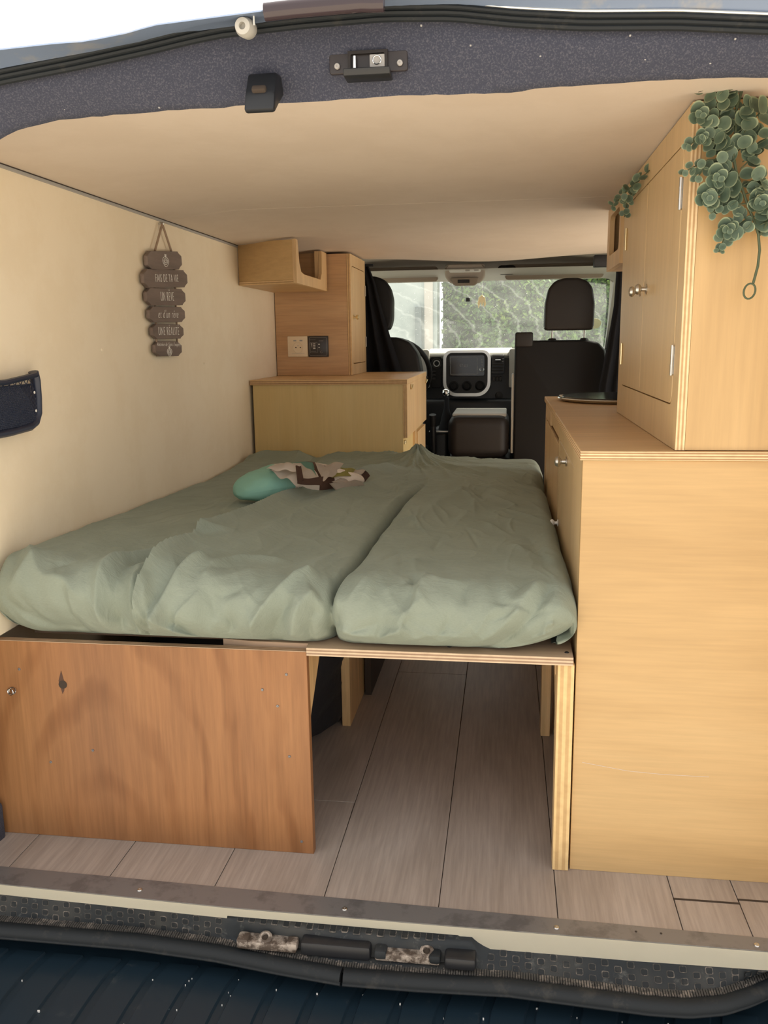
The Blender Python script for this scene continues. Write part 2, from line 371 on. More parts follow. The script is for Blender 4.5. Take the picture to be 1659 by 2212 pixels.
# ceiling: two painted panels with a faint joint
ce = structure('ceiling', (0, 0, H))
def sm(t):
    t = min(1, max(0, t)); return t * t * (3 - 2 * t)
def zc(x, y):   # the panel is cambered up from the left wall and sags at its far edge
    return H + .019 * sm((x - XL) / .26) - .026 * math.exp(-((x + .02) / .33) ** 2) * sm((y - 1.7) / .7)
def yfar(x): return float(np.interp(x, [XL, -.55, -.4, -.1, .2, .54, XR], [2.447, 2.447, 2.43, 2.41, 2.43, 2.447, 2.447]))
def ceiling_part(y0, y1f):
    P = []
    for x in np.linspace(XL, XR, 46):
        y1 = y1f(x); P.append([(x, y0 + (y1 - y0) * k / 20, zc(x, y0 + (y1 - y0) * k / 20)) for k in range(21)])
    Q = [[(p[0], p[1], p[2] + .011) for p in r] for r in P]
    b = MB(); b.grid(P); b.grid(Q)
    rim = P[0][:1]
    for A_, B2 in ((P[0], Q[0]), (P[-1], Q[-1]), ([r[0] for r in P], [r[0] for r in Q]), ([r[-1] for r in P], [r[-1] for r in Q])): b.grid([list(A_), list(B2)])
    bmesh.ops.remove_doubles(b.bm, verts=b.bm.verts[:], dist=1e-6); bmesh.ops.recalc_face_normals(b.bm, faces=b.bm.faces[:])
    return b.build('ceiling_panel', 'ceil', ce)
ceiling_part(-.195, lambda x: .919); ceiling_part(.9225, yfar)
MB().box(XL - .06, XR + .12, -.155, 2.55, H + .032, H + .06).build('roof_skin', 'paint', ce)
# left wall
wl = structure('wall_left', (XL, 0, 0))
MB().box(XL - .01, XL, -.205, 2.46, .42, H + .012).build('wall_panel', 'wall', wl)
MB().box(XL - .07, XL - .06, -.205, 2.46, 0, .42).build('lower_panel', 'wall', wl)
MB().box(XL - .065, XL - .01, -.02, 2.46, .42, .43).build('ledge', 'wall', wl)
MB().box(XL - .13, XL - .07, -.22, 2.6, -.5, H + .04).build('outer_skin', 'paint', wl)
for (y, z) in ((.03, .75), (.5, .95), (1.2, .9)): screw(wl, (XL + .0003, y, z), (1, 0, 0), .004, 'wall')
t3 = structure('trim_1', (XL, 0, H))
MB().box(XL, XL + .0035, -.2, 1.60, H - .0075, H - .001).build('joint_strip', 'greyprint', t3)
MB().box(XL, XL + .006, -.2, 1.60, H - .0015, H).build('joint_gap', 'gap', t3)
# right wall, with the sliding door standing open ahead of the kitchen
wr = structure('wall_right', (XR, 0, 0))
MB().box(XR, XR + .01, -.205, 1.22, 0, H + .012).build('wall_panel', 'wall', wr)
MB().box(XR + .02, XR + .09, -.22, 1.23, -.5, H + .04).build('outer_skin', 'paint', wr)
MB().box(XR, XR + .05, 2.42, 2.50, -.1, H + .012, .01).build('door_pillar', 'black', wr)
# ---- rear opening: header
hd = structure('trim_2', (0, -.2, 1.29))
low = [(-.86, -.2, 1.10), (-.80, -.2, 1.17), (-.74, -.2, 1.225), (-.672, -.2, 1.264), (-.649, -.2, 1.272), (-.627, -.2, 1.278), (-.575, -.2, 1.285), (-.5, -.2, 1.288), (-.385, -.2, 1.291), (-.325, -.2, 1.290), (-.32, -.2, 1.293), (-.2, -.2, 1.292), (-.09, -.2, 1.294), (.05, -.2, 1.291), (.09, -.2, 1.291), (.11, -.2, 1.294), (.3, -.2, 1.296), (.40, -.2, 1.293), (.50, -.2, 1.285), (.58, -.2, 1.27), (.64, -.2, 1.23)]
upx = [-1.0, -.80, -.72, -.64, -.52, -.41, -.36, -.312, -.2, -.091, 0, .08, .166, .28, .392, .55, .7]
upz = [1.22, 1.297, 1.318, 1.332, 1.346, 1.361, 1.369, 1.375, 1.380, 1.382, 1.377, 1.365, 1.356, 1.350, 1.339, 1.322, 1.28]
rows = []
N = 90
lowx = [p[0] for p in low]; lowz = [p[2] for p in low]
for i in range(N + 1):
    xl = -.86 + 1.5 * i / N; xu = -.98 + 1.66 * i / N
    zl = float(np.interp(xl, lowx, lowz)) + random.uniform(-.0008, .0008); zu = float(np.interp(xu, upx, upz))
    row = []
    for k in range(9):
        t = k / 8; x = xl + (xu - xl) * t; z = zl + (zu - zl) * t
        y = -.2 - .04 * t - .006 * math.sin(t * math.pi)
        if t > .85: y += .004
        row.append((x, y, z))
    rows.append([(xl, -.188, zl + .042), (xl, -.192, zl + .004)] + row)
b = MB(); b.grid(rows); b.build('felt_lining', 'felt', hd, ang=80)
top = [(x, -.243, float(np.interp(x, upx, upz))) for x in np.linspace(-.99, .69, 80)]
for dz, dy, r in ((-.004, .0, .0045), (.002, -.004, .0038), (.0075, -.008, .0035)):
    MB().tube([(x, y + dy, z + dz) for x, y, z in top], r, 8).build('rubber_seal', 'rubber', hd)
MB().tube([(x, y - .009, z + .0125) for x, y, z in top], .0022, 8).build('seal_lip', 'silver', hd)
bx = [-1.0, -.80, -.70, -.61, -.52, -.48, -.42, -.386, -.243, -.1, .1, .3, .7]
bz = [1.27, 1.322, 1.338, 1.3505, 1.354, 1.354, 1.361, 1.368, 1.376, 1.383, 1.398, 1.405, 1.40]
rows = []
for i in range(81):
    x = -.99 + 1.68 * i / 80; z0 = float(np.interp(x, upx, upz)) + .008; z1 = float(np.interp(x, bx, bz))
    xx = x * 1.0
    rows.append([(x, -.246, z0), (x, -.262, z0 * .6 + z1 * .4), (x, -.285, z0 * .15 + z1 * .85), (x, -.30, z1), (x, -.297, z1 + .003), (x, -.22, z1 + .006)])
b = MB(); b.grid(rows); b.build('body_panel', 'paint', hd, ang=70)
# buffer stop, lens and catch plate on the header
b = MB(); b.lathe([(.001, 0), (.009, 0), (.012, .004), (.0125, .02), (.010, .028), (.0045, .029), (.004, .022), (.0005, .022)], (-.268, -.262, 1.368), (-.05, -1, -.12), 24); b.build('rubber_buffer', 'grey_pl', hd)
MB().tube([(-.255, -.285, 1.366), (-.255, -.285, 1.379)], .0012, 6).build('pin', 'white_trim', hd)
b = MB(); b.tube([(x, -.300, float(np.interp(x, upx, upz)) - .0035 - (.0015 if x > -.1 else 0)) for x in np.linspace(-.236, -.083, 12)], .0095, 12, True, False, (1, 1.15)); b.build('tail_lens', 'glasslens', hd)
b = MB(); b.prism(rr(-.168, -.062, 1.318, 1.343, .003), 1, -.2285, -.222, .0008, 1); b.build('catch_plate', 'panel_dk', hd)
b = MB(); b.ring(rect_for(3, -.142, -.088, 1.317, 1.344), rr(-.138, -.092, 1.321, 1.340, .002, 3), 1, -.234, -.228); b.build('catch_frame', 'leather_b', hd)
MB().tube([(-.1325, -.235, 1.322), (-.1325, -.235, 1.337)], .0026, 10).build('catch_pin', 'chrome', hd)
b = MB(); b.box(-.112, -.092, -.2355, -.231, 1.322, 1.338, .0006, 1); b.build('catch_block', 'greyprint', hd)
MB().tube([(-.102 + .0055 * math.cos(a), -.2365, 1.3305 + .0055 * math.sin(a)) for a in np.linspace(0, 2 * math.pi, 20)[:-1]], .0007, 6, closed=True).build('ring', 'chrome', hd)
b = MB(); b.prism([(-.252, 1.318), (-.218, 1.312), (-.22, 1.308), (-.25, 1.309)], 0, -.1455, -.083, .001, 1); b.build('catch_lip', 'black', hd)
for x in (-.157, -.072): screw(hd, (x, -.2318, 1.327 + .04 * 0), (0, -1, 0), .004, 'greyprint')
b = MB(); b.prism([(-.205, 1.325), (-.238, 1.322), (-.256, 1.292), (-.264, 1.270), (-.256, 1.266), (-.236, 1.280), (-.205, 1.300)], 0, -.280, -.238, .004, 2); b.build('catch_hook', 'black', hd)
b = MB(); b.box(-.270, -.250, -.258, -.249, 1.290, 1.302, .003, 2, Matrix.Rotation(.9, 3, 'X')); b.build('hook_inset', 'gap', hd)
for _ in range(16):
    x = random.uniform(-.75, .5); t = random.uniform(.05, .9)
    zl = float(np.interp(x, lowx, lowz)); zu = float(np.interp(x, upx, upz)); 
    MB().box(x - .0012, x + .0012, -.2 - .046 * t - .003, -.2 - .046 * t, zl + (zu - zl) * t - .001, zl + (zu - zl) * t + .001, .0004, 1).build('lint', 'greyprint', hd)
# left pillar lining, only its foot shows
pl = structure('trim_3', (-.95, -.12, 0))
b = MB(); b.prism([(-.98, -.17), (-.920, -.17), (-.903, -.02), (-.98, -.02)], 2, -.01, .075, .008, 2); b.build('pillar_lining', 'felt', pl)
b = MB(); b.prism([(-1.0, -.25), (-.93, -.25), (-.935, -.15), (-.93, -.13), (-.93, -.02), (-1.0, -.02)], 2, -.3, 1.25, .006, 2); b.build('pillar', 'rubber', pl)
b = MB(); b.prism([(.725, -.25), (.67, -.25), (.655, -.15), (.645, -.02), (.725, -.02)], 2, -.3, 1.25, .006, 2); b.build('pillar', 'rubber', pl)
# ---- threshold strip
th = structure('trim_4', (0, -.15, 0))
def yb(x): return -.122 - .024 * (x + .856)         # back edge
def yf(x): return float(np.interp(x, [-.9, -.39, -.1, .5, .7], [-.170, -.186, -.187, -.187, -.185]))
xs = np.linspace(-.90, .66, 60)
b = MB(); b.prism([(x, yb(x)) for x in xs] + [(x, yf(x)) for x in xs[::-1]], 2, .0003, .0024); b.build('strip', 'alu', th, False)
def lip_z(x):
    if x < -.392: return -.0185
    if x < .012: return -.0135
    if x < .05: return -.0135 - (x - .012) / .038 * .025
    return float(np.interp(x, [.05, .5, .7], [-.0385, -.031, -.028]))
xl = sorted(list(np.linspace(-.90, .66, 80)) + [-.3925, -.3915])
b = MB(); b.grid([[(x, yf(x) - .001, .0012), (x, yf(x) - .0015, lip_z(x))] for x in xl], .002); b.build('lip', 'alu_lip', th)
for x in (-.563, -.188, .171, .487): screw(th, (x, (yb(x) + yf(x)) / 2 - .004, .003), (0, 0, 1), .0048, 'nickel')
for x in (.34, .30): MB().lathe([(.0005, 0), (.002, 0), (.002, .0005), (.0003, .0006)], (x, -.165 + .01 * (x - .3), .0026), (0, 0, 1), 8).build('dent', 'gap', th)
# ---- plastic sill cover, catches, seal and bumper
sl = structure('trim_5', (0, -.21, -.03))
sealx = [-1.0, -.812, -.55, -.403, -.29, -.179, -.056, .094, .2, .31, .37, .425, .47, .508, .56, .62]
sealy = [-.200, -.203, -.202, -.212, -.228, -.240, -.238, -.231, -.237, -.243, -.241, -.228, -.205, -.18, -.155, -.14]
def sy(x): return float(np.interp(x, sealx, sealy))
def cover_pt(x, t):
    cen = -.375 < x < .04
    a = yf(x) - .0005; yo = sy(x) + .019; zt = -.015 if cen else float(np.interp(x, [.04, .06], [-.022, -.034])) if x > 0 else -.019
    if cen:
        if t <= .45: return (x, a + (yo - a) * t, zt - .004 * t)
        return (x, a + (yo - a) * (.45 + (t - .45) * .9), zt - .0018 - .034 * min(1, (t - .45) * 4))
    return (x, a + (yo - a) * t, zt + (-.055 - zt) * t ** 1.1)
rows = []
for x in np.linspace(-.95, .66, 160):
    a = yf(x) - .0005
    cen = 1 if -.375 < x < .04 else 0
    yo = sy(x) + .017
    zt = -.022 if not cen else -.015
    rows.append([(x, a + .01, zt + .006)] + [cover_pt(x, k / 8) for k in range(9)] + [(x, sy(x), -.062)])
b = MB(); b.grid(rows); b.build('sill_cover', 'sill', sl, ang=60)
# raised pads of the cover, joined: small and countless
b = MB(); b2 = MB(); i = 0
def pad(mb, c, tx, ty, nz_, sx_, sy_, h):
    pts = rr(-sx_, sx_, -sy_, sy_, .0022, 2); lo = [mb.bm.verts.new(c + tx * u + ty * v - nz_ * .001) for u, v in pts]; hi = [mb.bm.verts.new(c + tx * u * .9 + ty * v * .9 + nz_ * h) for u, v in pts]
    n = len(pts); mb.bm.faces.new(hi)
    for q in range(n): mb.bm.faces.new([lo[q], lo[(q + 1) % n], hi[(q + 1) % n], hi[q]])
for x in np.arange(-.90, .60, .0205):
    i += 1
    if -.405 < x < -.368 or .0 < x < .056: continue
    cen = -.375 < x < .04
    for t_ in ((.06, .21, .36) if i % 2 else (.0, .13, .29)) if cen else ((.20, .66) if i % 2 else (.42, .86)):
        if cen and t_ < .05: continue
        c0_ = Vector(cover_pt(x, t_)); ty_ = (Vector(cover_pt(x, t_ + .03)) - c0_).normalized(); tx_ = (Vector(cover_pt(x + .01, t_)) - c0_).normalized(); nn_ = tx_.cross(ty_).normalized()
        if nn_.z < 0: nn_ = -nn_
        sc_ = .62 if cen else 1
        pad(b2, c0_, tx_, ty_, nn_, .0064, .0058 * sc_, .0006); pad(b, c0_, tx_, ty_, nn_, .0052, .0046 * sc_, .0014)
o = b.build('grip_pads', 'rubber', sl); o['kind'] = 'stuff'
o = b2.build('grip_pad_rims', 'seal_pad', sl); o['kind'] = 'stuff'
# catch recesses with bolts
for (x0, x1, xb_) in ((-.365, -.262, -.318), (-.128, -.020, -.042)):
    MB().box(x0, x1, -.222, -.196, -.049, -.034, .003, 2).build('catch_recess', 'rust', sl)
    b = MB(); b.lathe([(.006, 0), (.012, 0), (.012, .004), (.0085, .007), (.006, .007), (.0055, .001), (.0003, .001)], (xb_, -.209, -.035), (0, -.5, 1), 18); b.build('bolt_socket', 'rust', sl)
    MB().lathe([(.0003, 0), (.0052, 0), (.0052, .0012), (.0003, .0014)], (xb_, -.2095, -.0335), (0, -.5, 1), 14).build('socket_hole', 'gap', sl)
    MB().box(x0 - .001, x0 + .02, -.224, -.200, -.046, -.029, .005, 2).build('bracket', 'rust' if x0 < -.2 else 'sill', sl)
    MB().box(x1 - .018, x1 + .002, -.224, -.200, -.046, -.030, .005, 2).build('bracket', 'rust' if x0 < -.2 else 'rubber', sl)
MB().box(-.255, -.135, -.223, -.190, -.052, -.026, .006, 2).build('cover_block', 'black', sl)
MB().box(-.012, .040, -.228, -.190, -.050, -.028, .006, 2).build('cover_block', 'black', sl)
# corrugated pad strip
b = MB()
for x in np.arange(-.95, .56, .0042):
    y = sy(x) + .0125; b.box(x, x + .0030, y - .007, y + .007, -.062, -.0535 + random.uniform(-.0006, .0006), 0)
o = b.build('corrugated_strip', 'seal_pad', sl); o['kind'] = 'stuff'
b = MB(); b.grid([[(x, sy(x) + .021, -.058), (x, sy(x) + .002, -.0575)] for x in np.linspace(-.98, .6, 80)], -.004); b.build('dust_strip', 'seal_pad', sl)
for xa, xb2 in ((-.99, -.180), (-.176, .60)):
    P = [(x, sy(x) - .004, -.066) for x in np.linspace(xa, xb2, 70)]
    MB().tube(P, .0145, 14, True, False, (1, .95)).build('rubber_seal', 'rubber', sl)
    MB().tube([(x, y - .014, z - .003) for x, y, z in P], .0032, 8).build('seal_bead', 'rubber', sl)
bu = structure('trim_6', (0, -.35, -.12))
b = MB(); b.grid([[(x, -.15, -.105), (x, -.23, -.108), (x, -.30, -.112), (x, -.40, -.118), (x, -.46, -.128), (x, -.49, -.16), (x, -.50, -.40)] for x in np.linspace(-1.05, .85, 60)]); b.build('bumper_cover', 'bumper', bu, ang=60)
b = MB()
for k in range(26):
    x = -.98 + k * .0715; wv = .030
    t = [(x + .010, -.205, -.1075), (x, -.245, -.1085), (x - .006, -.30, -.112), (x - .012, -.40, -.118)]
    b.grid([[(p[0] - wv, p[1], p[2] - .002), (p[0] - wv + .004, p[1], p[2] + .0045), (p[0] + wv - .004, p[1], p[2] + .0045), (p[0] + wv, p[1], p[2] - .002)] for p in t])
b.build('bumper_ribs', 'bumper', bu, ang=50)
b = MB()
for _ in range(230):
    x = random.gauss(random.choice((-.72, -.5, -.35, .05, .2, .3, -.1)), .09); y = random.uniform(-.36, -.225); s = random.choice((.0006, .0008, .0009, .0016))
    b.box(x, x + s * random.uniform(1, 2.5), y, y + s, -.110 - .06 * max(0, -y - .25) - .001, -.1075 + .001 - .055 * max(0, -y - .25) + s * .5, 0)
o = b.build('dirt_crumbs', 'white', bu, False); o['kind'] = 'stuff'
b = MB()
for _ in range(160):
    x = random.uniform(-.85, .55); y = sy(x) + random.uniform(.005, .03); s = random.choice((.0006, .0008, .0012))
    b.box(x, x + s * 1.6, y, y + s, -.056, -.0505, 0)
o = b.build('dirt_crumbs', 'seal_pad', sl, False); o['kind'] = 'stuff'
b = MB(); b.box(-1.05, .85, -.45, 2.6, -.5, -.125); b.build('underbody', 'black', bu)

# ============================================================ BED
# storage box on the left with the red-brown front panel
sb = thing('storage_box', (-.58, 0, 0), 'low bed storage box with a large red-brown plywood front on the left of the floor', 'storage box')
b = MB(); PT = .408
pts = [(-.934, .0), (-.277, .0), (-.279, PT), (-.934, PT)]
b.prism(pts, 1, -.010, .008, .0008, 1)
fp = b.build('front_panel', 'okoume', sb); fp['label'] = 'reddish brown plywood front panel with a drilled knot hole'
MB().box(-.934, -.2795, -.0095, .0075, PT - .0004, PT + .0006).build('panel_edge', ply_edge('panel_top_edge', 1, -.01, .018, 5, (.55, .38, .25), (.33, .19, .11)), fp)
b = MB(); b.lathe([(.0003, 0), (.0085, 0), (.0085, .0006), (.0003, .0006)], (-.760, -.0102, .3235), (0, -1, 0), 16); b.build('knot_hole', 'gap', fp)
b = MB(); b.prism([(-.768, .331), (-.761, .352), (-.757, .331), (-.758, .312), (-.762, .304)], 1, -.0106, -.0102); b.build('split_mark', 'brown', fp)
for dz, ph in ((.0, .3), (.004, 1.3)):
    MB().tube([(-.868 + .0075 * math.cos(a) + dz, -.014 - .003 * math.cos(a + ph), .305 + .0055 * math.sin(a) + dz * .6) for a in np.linspace(0, 2 * math.pi, 18)[:-1]], .0011, 6, closed=True).build('eye_ring', 'chrome', fp)
for x, z in ((-.847, .351), (-.318, .363), (-.365, .331), (-.337, .3), (-.318, .2), (-.30, .025), (-.71, .19), (-.80, .16)): screw(fp, (x, -.0103, z), (0, -1, 0), .0028, 'alu')
MB().box(-.874, -.285, .10, 1.675, .386, .401).build('box_lid', 'board', sb)
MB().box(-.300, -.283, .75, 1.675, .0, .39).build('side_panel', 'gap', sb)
b = MB(); b.prism([(.012, .394), (.135, .394), (.115, .372), (.012, .270)], 0, -.300, -.280, .0006, 1); b.build('gusset', 'pine', sb)
MB().box(-.874, -.300, .012, .028, .0, .385).build('inner_rail', 'pine', sb)
# slide-out platform
sp = thing('slide_out_platform', (-.05, 0, 0), 'plywood platform on pine legs carrying the bed over the open floor beside the kitchen cabinet', 'bed frame')
edge_m = ply_edge('platform_edge', 2, .402, .015, 5, (.66, .50, .34), (.34, .22, .14))
b = MB(); b.prism([(-.446, .020), (-.385, .012), (-.2795, .010), (-.2785, -.012), (.198, -.012), (.198, 1.62), (-.446, 1.62)], 2, .402, .417)
pb = b.build('platform_board', 'board', sp)
MB().box(-.2785, .198, -.0128, -.0118, .4022, .4168).build('layered_edge', edge_m, pb)
for x, y in ((.188, .012), (-.02, .02)): screw(pb, (x, y, .4172), (0, 0, 1), .0042, 'leather_b')
pine_e = ply_edge('glued_pine_edge', 0, .171, .031, 5, (.82, .58, .28), (.62, .40, .18))
b = MB(); b.prism([(-.006, 0), (.030, 0), (.05, .30), (.11, .36), (.11, .402), (-.006, .402)], 0, .172, .201, .0012, 2); b.build('leg', [M['pine']], sp)
MB().box(.1725, .2005, -.0068, -.0058, .002, .400).build('leg_face', pine_e, sp)
def rear_leg(x0, x1, y0, d):
    b = MB(); b.box(x0, x1, y0, y0 + d, 0, .402, .001, 1); b.build('leg', 'pine', sp)
rear_leg(-.327, -.305, .548, .235); rear_leg(.171, .194, .547, .05)
rear_leg(-.300, -.28, 1.45, .1); rear_leg(.171, .194, 1.45, .1)
MB().box(.171, .19, .05, 1.5, .36, .402).build('rail', 'pine', sp)
MB().box(-.446, -.28, .57, .59, .34, .402).build('rail', 'pine', sp)

# black bag under the bed
def blob(x0, x1, y0, y1, z0, z1, name, m, parent=None, amp=.015, p=4, seed=0, nu=48, nv=28, loc=None, sc=6):
    b = MB(); P = []
    cx, cy, cz = (x0 + x1) / 2, (y0 + y1) / 2, (z0 + z1) / 2
    for i in range(nv + 1):
        th_ = math.pi * i / nv - math.pi / 2; row = []
        for j in range(nu + 1):
            ph = 2 * math.pi * (j % nu) / nu
            d = Vector((math.cos(th_) * math.cos(ph), math.cos(th_) * math.sin(ph), math.sin(th_)))
            k = (abs(d.x) ** p + abs(d.y) ** p + abs(d.z) ** p) ** (-1 / p)
            v = Vector((cx + d.x * k * (x1 - x0) / 2, cy + d.y * k * (y1 - y0) / 2, cz + d.z * k * (z1 - z0) / 2))
            nn = noise.fractal(v * sc + Vector((seed, seed, seed)), .8, 2.2, 4)
            v += d * nn * amp; v.z = max(v.z, z0); row.append(v)
        P.append(row)
    b.grid(P); bmesh.ops.remove_doubles(b.bm, verts=b.bm.verts[:], dist=1e-5)
    bmesh.ops.recalc_face_normals(b.bm, faces=b.bm.faces[:])
    return b.build(name, m, parent, loc=loc, ang=80)
bag = thing('storage_bag', (-.55, .55, 0), 'crumpled black bag under the bed beside the left pine leg', 'bag')
blob(-.80, -.325, .34, .95, .001, .31, 'bag_body', 'dark_cloth', bag, .03, 6, 3)
MB().tube([(-.42, .45, .30), (-.40, .47, .345), (-.40, .60, .355), (-.42, .63, .30)], .007, 8).build('handle', 'dark_cloth', bag)

# ---- mattress under the sage sheet
mat_o = thing('sheeted_mattress', (-.34, .8, .41), 'wide bed mattress in a rumpled sage green sheet filling the van between wall and kitchen', 'bed')
X0, X1, Y0, Y1, ZB, ZT = -.873, .203, -.045, 1.665, .415, .545
def arc_axis(a0, a1, r0, r1, n0, nm, n1):
    """positions and heights across the mattress from one underside edge to the other"""
    P = []
    for k in range(n0):
        t = math.radians(-88 + 178 * k / n0); P.append((a0 + r0 * (1 - math.cos(t)), .5 + .5 * math.sin(t)))
    for k in range(nm + 1):
        P.append((a0 + r0 + (a1 - r1 - a0 - r0) * k / nm, 1.0))
    for k in range(1, n1 + 1):
        t = math.radians(90 - 178 * k / n1); P.append((a1 - r1 * (1 - math.cos(t)), .5 + .5 * math.sin(t)))
    return np.array(P)
AX = arc_axis(X0, X1, .022, .04, 14, 420, 18); AY = arc_axis(Y0, Y1, .075, .06, 60, 460, 14)
gx, gy = np.meshgrid(AX[:, 0], AY[:, 0], indexing='ij'); hx, hy = np.meshgrid(AX[:, 1], AY[:, 1], indexing='ij')
def pl_dist(px, py, line):
    best = np.full(px.shape, 9e9); side = np.zeros(px.shape); along = np.zeros(px.shape)
    L = 0; segs = []
    for (ax_, ay_), (bx_, by_) in zip(line, line[1:]):
        segs.append((ax_, ay_, bx_, by_, L)); L += math.hypot(bx_ - ax_, by_ - ay_)
    for ax_, ay_, bx_, by_, l0 in segs:
        dx, dy = bx_ - ax_, by_ - ay_; ll = dx * dx + dy * dy
        t = np.clip(((px - ax_) * dx + (py - ay_) * dy) / ll, 0, 1)
        qx, qy = px - (ax_ + t * dx), py - (ay_ + t * dy); d = np.hypot(qx, qy)
        cr = dx * qy - dy * qx
        m_ = d < best; best[m_] = d[m_]; side[m_] = np.sign(cr[m_]); along[m_] = ((l0 + t * math.sqrt(ll)) / L)[m_]
    return best, side, along
def smooth_line(L, n=8):
    P = [L[0]] + list(L) + [L[-1]]; out = []
    for i in range(1, len(P) - 2):
        for k in range(n):
            t = k / n; r = []
            for c_ in (0, 1):
                p0, p1, p2, p3 = P[i - 1][c_], P[i][c_], P[i + 1][c_], P[i + 2][c_]
                r.append(.5 * ((2 * p1) + (-p0 + p2) * t + (2 * p0 - 5 * p1 + 4 * p2 - p3) * t * t + (-p0 + 3 * p1 - 3 * p2 + p3) * t ** 3))
            out.append(tuple(r))
    return out + [L[-1]]
disp = np.zeros(gx.shape)
# arc-length style y so folds keep running over the front face
vy = gy.copy(); front = AY[:, 1] < 1; nf = 60
for k in range(nf): vy[:, k] = Y0 + .075 - (nf - k) * (.19 / nf)
# a ridge: amplitude, half-width; 'step' lifts one side and lets it fall back slowly
def ridge(line, A, w, fade=(0, 0), step=0, decay=.1, side_=1):
    global disp
    d, s, al = pl_dist(gx, vy, smooth_line(line))
    f = np.ones_like(al)
    if fade[0]: f *= np.clip(al / fade[0], 0, 1)
    if fade[1]: f *= np.clip((1 - al) / fade[1], 0, 1)
    if step:
        disp += f * step * np.where(s == side_, np.exp(-d / decay), 0) * (1 - np.exp(-(d / w) ** 2) * 0)
        disp += f * A * np.exp(-(d / w) ** 2) * np.where(s == side_, 1, .15)
    else:
        disp += f * A * np.exp(-(d / w) ** 1.35)
# big fold from the knot towards the front left
ridge([(-.265, 1.38), (-.34, 1.05), (-.406, .769), (-.50, .50), (-.545, .182), (-.568, 0), (-.575, -.10)], .008, .012, (.1, 0), .026, .11, 1)
ridge([(-.198, 1.18), (-.30, .90), (-.36, .70), (-.427, .366), (-.47, .05)], .010, .028, (.2, .25))
ridge([(-.25, 1.3), (-.37, .95), (-.47, .60), (-.50, .35)], .007, .02, (.2, .3))
ridge([(-.30, 1.42), (-.42, 1.15), (-.45, .98)], .010, .02, (.1, .4))
# joint between the two cushions
seam = [(-.15, 1.05), (-.182, .784), (-.198, .58), (-.210, .384), (-.216, .1), (-.228, .0), (-.236, -.145)]
ridge(seam, -.026, .006, (.35, 0)); ridge(seam, -.008, .022, (.35, 0))
ridge([(-.165, 1.05), (-.20, .784), (-.225, .5)], .006, .014, (.2, .3)); ridge([(-.14, 1.15), (-.16, .85), (-.175, .6)], .005, .02, (.2, .4))
ridge([(-.255, .2), (-.28, .1), (-.275, .02), (-.30, -.08)], .008, .02, (.2, .1))
# knot and back edge
kd = np.hypot(gx + .225, (gy - 1.50)); disp += .026 * np.exp(-(kd / .04) ** 2) * (1 + .35 * np.sin(7 * np.arctan2(gy - 1.5, gx + .225)))
disp += .014 * np.exp(-(kd / .10) ** 2)
for a in np.arange(0, 6.28, .42):
    c_, s_ = math.cos(a), math.sin(a); L_ = .10 + .16 * random.random()
    if s_ > .5: continue
    ridge([(-.225 + .03 * c_, 1.50 + .03 * s_), (-.225 + L_ * c_, 1.5 + L_ * s_ * 1.4)], .006, .010, (.1, .6))
ridge([(-.25, 1.52), (-.45, 1.60), (-.56, 1.61), (-.60, 1.52)], .020, .03, (.2, .3)); ridge([(-.62, 1.60), (-.70, 1.62), (-.80, 1.60), (-.84, 1.5)], .020, .04, (.2, .3))
ridge([(-.56, 1.60), (-.66, 1.50), (-.72, 1.36)], -.010, .025, (.2, .4))
# folds running right from the knot
for L_, A_, w_ in (([(-.19, 1.45), (-.05, 1.36), (.08, 1.32), (.19, 1.30)], .008, .022), ([(-.19, 1.40), (-.10, 1.18), (-.02, 1.02), (.04, .94)], .007, .03), ([(-.17, 1.42), (-.0, 1.25), (.12, 1.2)], -.006, .016),
                   ([(-.02, 1.1), (-.06, .85), (-.11, .60), (-.14, .40)], .006, .03), ([(.10, 1.28), (.15, 1.2), (.19, 1.1)], -.007, .02), ([(.19, 1.31), (.19, 1.15)], -.016, .022),
                   ([(.0, 1.05), (.07, .9), (.16, .85)], .004, .02), ([(.12, .42), (.15, .22), (.145, .08)], -.006, .02)):
    ridge(L_, A_, w_, (.25, .35))
# front roll, left part: swags and pleats
for L_, A_, w_ in (([(-.48, .26), (-.60, .12), (-.655, .03), (-.66, -.07), (-.645, -.14)], .012, .014), ([(-.50, .22), (-.61, .08), (-.63, -.02), (-.63, -.12)], -.010, .016),
                   ([(-.84, .05), (-.78, -.02), (-.73, -.03), (-.69, -.06)], .010, .014), ([(-.85, -.06), (-.78, -.10), (-.70, -.11)], -.008, .018), ([(-.73, -.03), (-.72, -.09), (-.70, -.14)], -.008, .014),
                   ([(-.47, .06), (-.51, -.01), (-.56, -.12)], .013, .014), ([(-.50, .04), (-.54, -.05), (-.585, -.14)], -.013, .014), ([(-.595, .0), (-.592, -.14)], .010, .010),
                   ([(-.56, -.02), (-.545, -.08), (-.48, -.125), (-.40, -.14)], .014, .013), ([(-.53, -.07), (-.46, -.135), (-.40, -.15)], -.012, .012),
                   ([(-.33, .12), (-.42, .09), (-.455, .03), (-.462, -.03)], .009, .015), ([(-.37, -.14), (-.37, -.09), (-.33, -.03), (-.26, .03)], .013, .012), ([(-.355, -.14), (-.335, -.08), (-.30, -.03)], -.012, .015),
                   ([(-.30, -.12), (-.285, -.06), (-.25, -.02)], .014, .018), ([(-.43, -.02), (-.41, -.08), (-.385, -.12)], -.006, .02), ([(-.275, -.14), (-.268, -.08), (-.25, -.04)], -.010, .010)):
    ridge(L_, A_, w_, (.15, .1))
